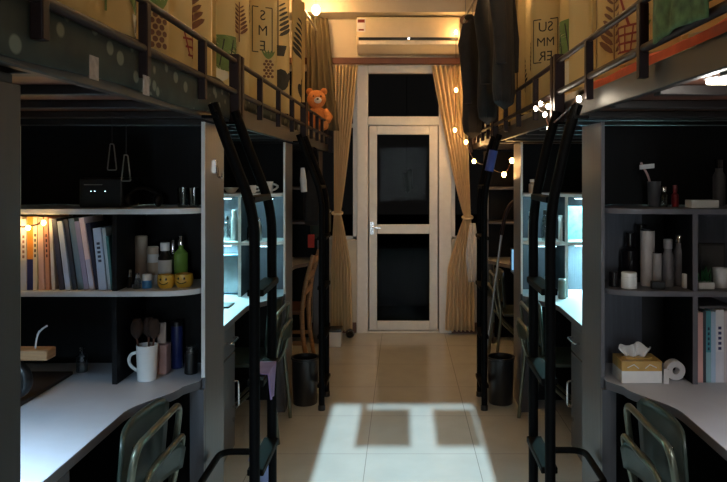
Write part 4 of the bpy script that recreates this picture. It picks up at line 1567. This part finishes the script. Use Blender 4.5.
# on top of the left bookcase
t = thing('speaker_box', 'black box with glowing specks for highlights on the upper left shelf', 'speaker', (-1.15, 2.78, ZU), None)
MB(M_blkplastic).box(-1.25, -1.085, 2.70, 2.88, ZU, ZU + 0.115).build('body', t, bevel=0.006)
MB(M_steel).box(-1.23, -1.16, 2.6985, 2.70, ZU + 0.087, ZU + 0.09).build('trim_strip', t)
for x in (-1.205, -1.19, -1.15):
    MB(M_led).box(x, x + 0.003, 2.6985, 2.6998, ZU + 0.062, ZU + 0.0645).build('indicator', t)  # glowing specks put in as highlights on the box front
GG = 'drinking glasses on the upper left shelf'
for px, lab in ((183, 'clear glass on the upper left shelf, left of the pair by the panel'), (194, 'clear glass on the upper left shelf, right of the pair by the panel')):
    o = MB(M_clear).lathe([(0.017, 0), (0.02, 0.002), (0.022, 0.075), (0.0205, 0.075), (0.018, 0.006)], (B(px, 2.78), 2.78, ZU), 20).build('drinking_glass', None, (B(px, 2.78), 2.78, ZU))
    tag(o, lab, 'glass', GG)
t = thing('headphones', 'dark headphones lying on the upper left shelf', 'headphones', (B(143, 2.76), 2.76, ZU))
hx = B(143, 2.76)
MB(M_blkplastic).tube([(hx + 0.062 * math.cos(a), 2.76, ZU + 0.022 + 0.052 * math.sin(a)) for a in [PI * k / 12 for k in range(13)]], 0.007, 8).build('headband', t)
for q in (-1, 1):
    MB(M_blkplastic).ball((hx + q * 0.060, 2.76, ZU + 0.0265), 0.018, 0.026, 0.026, 12, 8).build('ear_cup', t)
# two outlined tags hanging from the bed slats
for (px, py, Yt, lab) in ((112, 157, 2.42, 'slim clear tag hanging under the left bed, left of the pair'), (126, 168, 2.42, 'slim clear tag hanging under the left bed, right of the pair')):
    X, Z = B(px, Yt), WZ(py, Yt)
    t = thing('hanging_tag', lab, 'tag', (X, Yt, Z), 'clear tags hanging under the left bed')
    ring = path([(X - 0.006, Yt, Z + 0.045), (X + 0.006, Yt, Z + 0.045), (X + 0.016, Yt, Z - 0.045), (X - 0.016, Yt, Z - 0.045), (X - 0.006, Yt, Z + 0.0449)], 0.006, 4)
    MB(M_steel).tube(ring, 0.0022, 6).build('rim', t)
    MB(M_clear).box(X - 0.009, X + 0.009, Yt - 0.0008, Yt + 0.0008, Z - 0.04, Z + 0.04).build('pane', t)
    MB(M_blkplastic).tube([(X, Yt, Z + 0.046), (X, Yt, 1.752)], 0.0012, 6).build('string', t)

# ---------------------------------------------------------------- nearest right bookcase
GR = 'bottles on the nearest right bookcase'
M_smoke = mat('smoky_black_glass', (24, 20, 24), rough=0.2, coat=0.4)
bottle('bottle', 'round shouldered black bottle on the lower right shelf, left of the tall pale bottle', 'bottle', (B(630, 2.86), 2.86, ZL), 0.036, 0.20, M_smoke, M_smoke, 0.4, 0.2, GR)
bottle('bottle', 'tall black bottle directly behind the tall pale bottle', 'bottle', (B(641, 2.86), 2.86, ZL), 0.022, 0.235, M_smoke, M_smoke, 0.95, 0.15, GR)
bottle('bottle', 'tall pale grey bottle with shiny black top on the lower right shelf', 'bottle', (B(647.5, 2.76), 2.76, ZL), 0.027, 0.225, mat('pale_grey_plastic', (170, 160, 156), rough=0.35), M_smoke, 0.95, 0.04, GR)
bottle('bottle', 'greyish half height bottle with dark cap right of the tall pale bottle', 'bottle', (B(657, 2.72), 2.72, ZL), 0.018, 0.135, mat('mid_grey_plastic', (134, 128, 126), rough=0.4), M_smoke, 0.95, 0.02, GR)
bottle('bottle', 'tall clear bottle on the lower right shelf, left of the dark capped one', 'bottle', (B(668, 2.74), 2.74, ZL), 0.022, 0.185, mat('frosted_grey', (120, 116, 118), rough=0.2), mat('grey_cap', (150, 146, 146), rough=0.3), 0.7, 0.2, GR)
bottle('bottle', 'tall clear bottle with silver and black cap near the divider', 'bottle', (B(679, 2.76), 2.76, ZL), 0.022, 0.20, mat('frosted_dark_grey', (104, 100, 104), rough=0.2), M_chrome, 0.6, 0.16, GR)
bottle('jar', 'short white jar with dark band at the left end of the lower right shelf', 'jar', (B(629, 2.70), 2.70, ZL), 0.030, 0.062, M_white, M_white, 0.98, 0.3, GR)
bottle('jar', 'short black jar left of the short white jar', 'jar', (B(614, 2.74), 2.74, ZL), 0.020, 0.058, M_smoke, M_smoke, 0.98, 0.3, GR)
carton('carton', 'tiny white carton beside the divider on the lower right shelf', 'box', B(683, 2.70), B(688, 2.70), 2.69, 2.715, ZL, ZL + 0.055, M_paper)
carton('carton', 'flat black carton before the bottles on the lower right shelf', 'box', B(651, 2.68), B(664, 2.68), 2.668, 2.69, ZL, ZL + 0.03, M_blkplastic)
# right of the divider
t = thing('potted_plant', 'small green plant in a white rectangular pot on the lower right shelf', 'plant', (B(704, 2.69), 2.69, ZL))
MB(M_white).box(B(696, 2.69), B(712, 2.69), 2.665, 2.715, ZL, ZL + 0.026).build('pot', t, bevel=0.003)
M_leaf = mat('plant_leaf', (50, 110, 66), rough=0.6, var=0.3)
lf = MB(M_leaf)
for k in range(22):
    a, l = random.uniform(0, 2 * PI), random.uniform(0.03, 0.065)
    bx, by = B(704, 2.69) + random.uniform(-0.02, 0.02), 2.69 + random.uniform(-0.012, 0.012)
    tip = Vector((bx + 0.35 * l * math.cos(a), by + 0.3 * l * math.sin(a), ZL + 0.024 + l))
    lf.tube([(bx, by, ZL + 0.024), ((bx + tip.x) / 2, (by + tip.y) / 2, ZL + 0.024 + l * 0.6), tip], 0.004, 6, rv=[0.002, 0.005, 0.0008], flat=0.4)
lf.build('leaves', t)
t = thing('picture_frame', 'black picture frame behind the small plant on the right bookcase', 'picture frame', (1.24, 2.83, ZL))
MB(M_blkplastic).box(1.19, 1.30, 2.82, 2.84, ZL, ZL + 0.16).build('frame', t, bevel=0.003)
MB(mat('dark_photo', (40, 40, 44), rough=0.3, var=0.5, scale=9)).box(1.2, 1.29, 2.8185, 2.8199, ZL + 0.012, ZL + 0.148).build('picture', t)
t = mug('round white cup beside the black picture frame at the right edge', (1.235, 2.72, ZL), 0.03, 0.075, M_white, 1, 'cup', 'cup')
# on the upper right shelf
t = thing('brush_cup', 'grey cup with pale toothbrush on the upper right shelf', 'cup', (B(654, 2.78), 2.78, ZU))
x, y = B(654, 2.78), 2.78
MB(mat('slate_cup', (74, 74, 78), rough=0.3)).lathe([(0.021, 0), (0.023, 0.003), (0.026, 0.10), (0.0235, 0.10), (0.02, 0.008)], (x, y, ZU), 22).build('cup_body', t)
t = thing('toothbrush', 'pale bent toothbrush standing in the grey cup on the right', 'toothbrush', (x, y, ZU + 0.01))
MB(M_pink).tube(path([(x + 0.004, y, ZU + 0.012), (x - 0.022, y, ZU + 0.12), (x - 0.052, y, ZU + 0.175)], 0.02), 0.0045, 8).build('handle', t)
MB(M_paper).box(x - 0.056, x - 0.0, y - 0.005, y + 0.005, ZU + 0.148, ZU + 0.166).move(lambda p: (p.x, p.y, p.z + 0.10 * (x - 0.05 - p.x) * -1)).build('bristles', t)
bottle('vial', 'small clear bottle with bright highlights on the upper right shelf', 'bottle', (B(664, 2.75), 2.75, ZU), 0.014, 0.08, M_clear, M_chrome, 0.6, 0.25, GR)
bottle('bottle', 'small dark red bottle on the upper right shelf', 'bottle', (B(675, 2.76), 2.76, ZU), 0.014, 0.085, mat('dark_red_plastic', (120, 26, 34), rough=0.3), mat('dark_red_plastic', (120, 26, 34)), 0.5, 0.3, GR)
carton('carton', 'flat white box on the upper right shelf', 'box', B(690, 2.68), B(717.5, 2.68), 2.665, 2.73, ZU, ZU + 0.03, M_white)
bottle('bottle', 'tall dim grey bottle at the right edge of the upper right shelf', 'bottle', (B(719, 2.85), 2.85, ZU), 0.024, 0.19, mat('dim_grey_bottle', (88, 84, 84), rough=0.4), M_smoke, 0.6, 0.2, GR)

# tissue box on the right worktop
M_goldp = mat('gold_paper', (190, 152, 84), rough=0.4, var=0.2)
t = thing('tissue_box', 'gold and white tissue box with tissue puffed out on the right desk', 'tissue box', (B(641, 2.70), 2.70, ZT))
x0, x1, y0, y1 = B(622, 2.65), B(662, 2.65), 2.65, 2.77
bx_ = MB(M_white).box(x0, x1, y0, y1, ZT, ZT + 0.045).use(M_goldp).box(x0, x1, y0, y1, ZT + 0.0451, ZT + 0.082)
bx_.use(M_white)
for q in (-1, 1):
    xm = (x0 + x1) / 2
    bx_.tube([(xm + q * 0.012, y0 - 0.0005, ZT + 0.055), (xm + q * 0.03, y0 - 0.0005, ZT + 0.07), (xm + q * 0.055, y0 - 0.0005, ZT + 0.058)], 0.002, 6)
bx_.build('carton', t)
MB(M_goldp).lathe([(0.045, 0), (0.045, 0.004), (0.03, 0.006)], ((x0 + x1) / 2, 2.71, ZT + 0.0822), 20, 1.3, 0.7).build('opening_rim', t)
def tis(u, v):
    a = (u - 0.5)
    r = 0.5 + 0.5 * math.sin(v * PI)
    return ((x0 + x1) / 2 - 0.005 + a * 0.125 * (0.55 + 0.45 * math.sin(min(1, v * 1.4) * PI / 2)), 2.71 + 0.02 * math.sin(u * 13) * (0.4 + v) + 0.012 * (v - 0.5),
            ZT + 0.086 + 0.048 * math.sin(v * PI * 0.6) * (1 - 0.8 * a * a * 4 * 0.5) + 0.004 * math.sin(u * 21))
MB(M_paper).sheet(tis, 40, 12).build('tissue', t, thick=0.003)
t = thing('tape_roll', 'round pale roll standing right of the tissue box', 'roll', (B(672, 2.70), 2.70, ZT))
b = MB(M_paper)
xc = B(674, 2.70)
pr = []
for (r, yy) in ((0.014, 2.68), (0.036, 2.68), (0.037, 2.682), (0.037, 2.718), (0.036, 2.72), (0.014, 2.72)):
    pr.append([(xc + r * math.cos(2 * PI * k / 28), yy, ZT + 0.0375 + r * math.sin(2 * PI * k / 28)) for k in range(28)])
pr.append(pr[0])
o_ = len(b.v)
for q in pr[:-1]:
    b.v += [Vector(p) for p in q]
for i in range(6):
    j = (i + 1) % 6
    for k in range(28):
        k2 = (k + 1) % 28
        b.face((o_ + i * 28 + k, o_ + i * 28 + k2, o_ + j * 28 + k2, o_ + j * 28 + k))
b.build('roll_body', t)
o = MB(M_paper).prism([(B(665, 2.63), 2.642), (B(669.5, 2.63), 2.635), (B(670, 2.63), 2.642)], ZT, ZT + 0.055).build('paper_card', None, (B(668, 2.63), 2.64, ZT))
tag(o, 'small white folded card between the tissue box and the round roll', 'card')
# books standing on the right worktop
GB2 = 'books on the nearest right desk'
x = 1.112
for (w, h, c_, lab) in ((0.026, .265, (222, 170, 160), 'salmon pink book, first from the left on the right desk'),
                        (0.010, .27, (56, 60, 70), 'slim dark book between the salmon and teal books on the right'),
                        (0.018, .272, ((70, 150, 164), (140, 184, 196), (30, 60, 90)), 'teal book with dark spine print on the right desk'),
                        (0.016, .268, (176, 202, 226), 'pale blue book on the right desk'),
                        (0.030, .276, ((222, 222, 228), (214, 214, 224), (52, 60, 110)), 'broad white book with navy label on the right desk'),
                        (0.02, .27, (200, 190, 196), 'greyish white book at the right picture edge'),
                        (0.024, .27, (90, 40, 60), 'dark red book beyond the right picture edge')):
    book(x, w, h, 0, ZT + 0.0003, 2.655, 0.2, c_, lab, GB2)
    x += w + 0.0012
carton('folder', 'grey folder lying on top of the books on the right desk', 'folder', 1.13, 1.26, 2.67, 2.86, ZT + 0.2775, ZT + 0.288, mat('grey_folder', (96, 92, 94), rough=0.6))

# ---------------------------------------------------------------- middle desks
GM = 'things on the middle bookcases'
yb = Y2 + 0.10
M_cyan = mat('pale_cyan_print', (150, 214, 222), rough=0.5, var=0.45, scale=28)
o = MB(M_white).lathe([(0.02, 0), (0.024, 0.003), (0.05, 0.035), (0.047, 0.036), (0.02, 0.008)], (B(231, yb), yb, ZU), 24).build('bowl', None, (B(231, yb), yb, ZU))
tag(o, 'white bowl on top of the middle left bookcase', 'bowl')
mug('white cup with dark handle on top of the middle left bookcase', (B(268, yb), yb, ZU), 0.034, 0.075, M_paper, 1, 'mug', 'mug')
mug('small white cup seen between the left ladder rails', (B(253, yb), yb, ZU), 0.022, 0.05, M_white, 1, 'cup', 'cup')
bottle('bottle', 'clear bottle standing in the lit left compartment of the middle left bookcase', 'bottle', (B(228, yb), yb, ZL), 0.022, 0.16, M_clear, M_blkplastic, 0.5, 0.15, GM)
bottle('bottle', 'white bottle standing next to the white divider of the middle left bookcase', 'bottle', (B(234.5, yb), yb, ZL), 0.022, 0.20, M_white, M_white, 0.7, 0.15, GM)
bottle('bottle', 'silver bottle behind the left ladder on the middle left bookcase', 'bottle', (B(259, yb), yb, ZL), 0.02, 0.15, M_steel, M_chrome, 0.5, 0.15, GM)
bottle('bottle', 'dark bottle right of the silver one on the middle left bookcase', 'bottle', (B(250, yb), yb, ZL), 0.02, 0.12, M_smoke, M_chrome, 0.6, 0.15, GM)
t = thing('mirror', 'pale blue framed mirror leaning in the lit middle left desk', 'mirror', (-1.13, 4.56, ZT))
MB(mat('pale_blue_frame', (96, 150, 190), rough=0.4)).box(-1.19, -1.065, 4.57, 4.585, ZT, ZT + 0.26).build('frame', t, bevel=0.006)
MB(mat('mirror_glass', (200, 214, 220), rough=0.15, metal=0.7, var=0.3, scale=8)).box(-1.178, -1.077, 4.5685, 4.5699, ZT + 0.012, ZT + 0.248).build('glass', t)
carton('phone', 'black phone lying on the lit middle left worktop', 'phone', -1.09, -1.02, 4.1, 4.24, ZT, ZT + 0.01, M_blkplastic)
# right
carton('print_board', 'patterned cyan board standing in the middle right bookcase', 'board', B(567, yb + 0.1), B(586, yb + 0.1), yb + 0.1, yb + 0.115, ZL, ZL + 0.22, M_cyan)
bottle('bottle', 'white cylinder bottle beside the divider of the middle right bookcase', 'bottle', (B(562, yb), yb, ZL), 0.024, 0.165, M_white, M_white, 0.97, 0.05, GM)
bottle('bottle', 'white slim bottle seen left of the right ladder', 'bottle', (B(531, yb), yb, ZL), 0.02, 0.19, M_white, M_white, 0.6, 0.15, GM)
bottle('bottle', 'clear bottle seen between the right ladder rails', 'bottle', (B(545, yb), yb, ZL), 0.022, 0.20, M_clear, M_blkplastic, 0.6, 0.15, GM)
bottle('bottle', 'pale bottle on top of the middle right bookcase', 'bottle', (B(532, yb), yb, ZU), 0.022, 0.09, M_beige, M_white, 0.6, 0.2, GM)
bottle('tin', 'grey tin standing on the lit middle right worktop', 'tin', (B(562, 4.42), 4.42, ZT), 0.024, 0.125, mat('grey_tin', (110, 112, 100), rough=0.4), M_steel, 0.97, 0.1)
bottle('bottle', 'white bottle on the middle right worktop behind the ladder', 'bottle', (B(547, 4.55), 4.55, ZT), 0.022, 0.12, M_white, M_white, 0.6, 0.2, GM)
t = thing('laptop', 'open laptop with glowing bluish screen on the far right desk', 'laptop', (0.99, 5.62, ZT))
MB(M_blkplastic).box(0.86, 1.13, 5.42, 5.60, ZT, ZT + 0.014).build('base', t, bevel=0.003)
b = MB(M_blkplastic).box(0.86, 1.13, 5.602, 5.612, ZT + 0.003, ZT + 0.19)
sl = b.build('lid', t, bevel=0.003)
b = MB(mat('laptop_screen', (120, 170, 210), rough=0.2, emit=(120, 180, 225), estr=0.7)).box(0.87, 1.12, 5.6005, 5.6018, ZT + 0.015, ZT + 0.18)
b.build('screen', sl)
t = thing('support_pole', 'thin steel pole with dark curved top leaning beside the far right ladder', 'pole', (0.56, 4.98, 0))
MB(M_steel).tube([(0.56, 4.985, 0.0), (0.70, 4.985, 1.10)], 0.009, 10).build('shaft', t)
MB(M_rail).tube(path([(0.70, 4.985, 1.1005), (0.735, 4.985, 1.28), (0.80, 4.985, 1.36), (0.90, 4.985, 1.37)], 0.06), 0.014, 10).build('curved_top', t)
# bucket by the end wall, box by the door
t = thing('storage_box', 'small white box on the floor by the left window curtain', 'box', (-0.605, 6.28, 0))
MB(M_paper).box(-0.66, -0.55, 6.2, 6.34, 0, 0.13).build('box_body', t, bevel=0.004)
MB(M_blkplastic).box(-0.665, -0.545, 6.195, 6.345, 0.1305, 0.155).build('lid', t, bevel=0.004)
t = thing('doorstop_shoe', 'dark slippers beside the balcony door frame', 'slipper', (-0.47, YE - 0.16, 0))
for q in (-0.0, ):
    MB(M_blkplastic).prism([(-0.50 + 0.035 * math.cos(a) , YE - 0.13 + 0.09 * math.sin(a) * (1.05 if math.sin(a) > 0 else 0.95)) for a in [2 * PI * k / 18 for k in range(18)]], 0.0, 0.02).build('sole', t, bevel=0.004)
    b = MB(M_blkplastic)
    b.sheet(lambda u, v: (-0.50 + 0.034 * math.cos(PI * u), YE - 0.19 + 0.07 * v, 0.018 + 0.045 * math.sin(PI * u)), 12, 5)
    b.build('strap', t, thick=0.006)
t.name = 'slipper'
t['label'] = 'dark slipper on the floor left of the balcony door'
# pale cloth hung out on the balcony
t = thing('laundry', 'pale cloth hanging out on the dark balcony, seen through the door glass', 'cloth', (0.045, YE + 0.7, 1.5))
def la(u, v):
    return (0.045 + (u - 0.5) * (0.10 - 0.02 * v) + 0.02 * v, YE + 0.7 + 0.01 * math.sin(u * 9), 1.57 - 0.22 * v - 0.02 * math.sin(u * 5))
MB(M_paper).sheet(la, 14, 10).build('cloth', t, thick=0.003)
MB(M_steel).tube([(0.04, YE + 0.7, 1.565), (0.04, YE + 0.7, 2.75)], 0.003, 6).build('hanging_line', t)
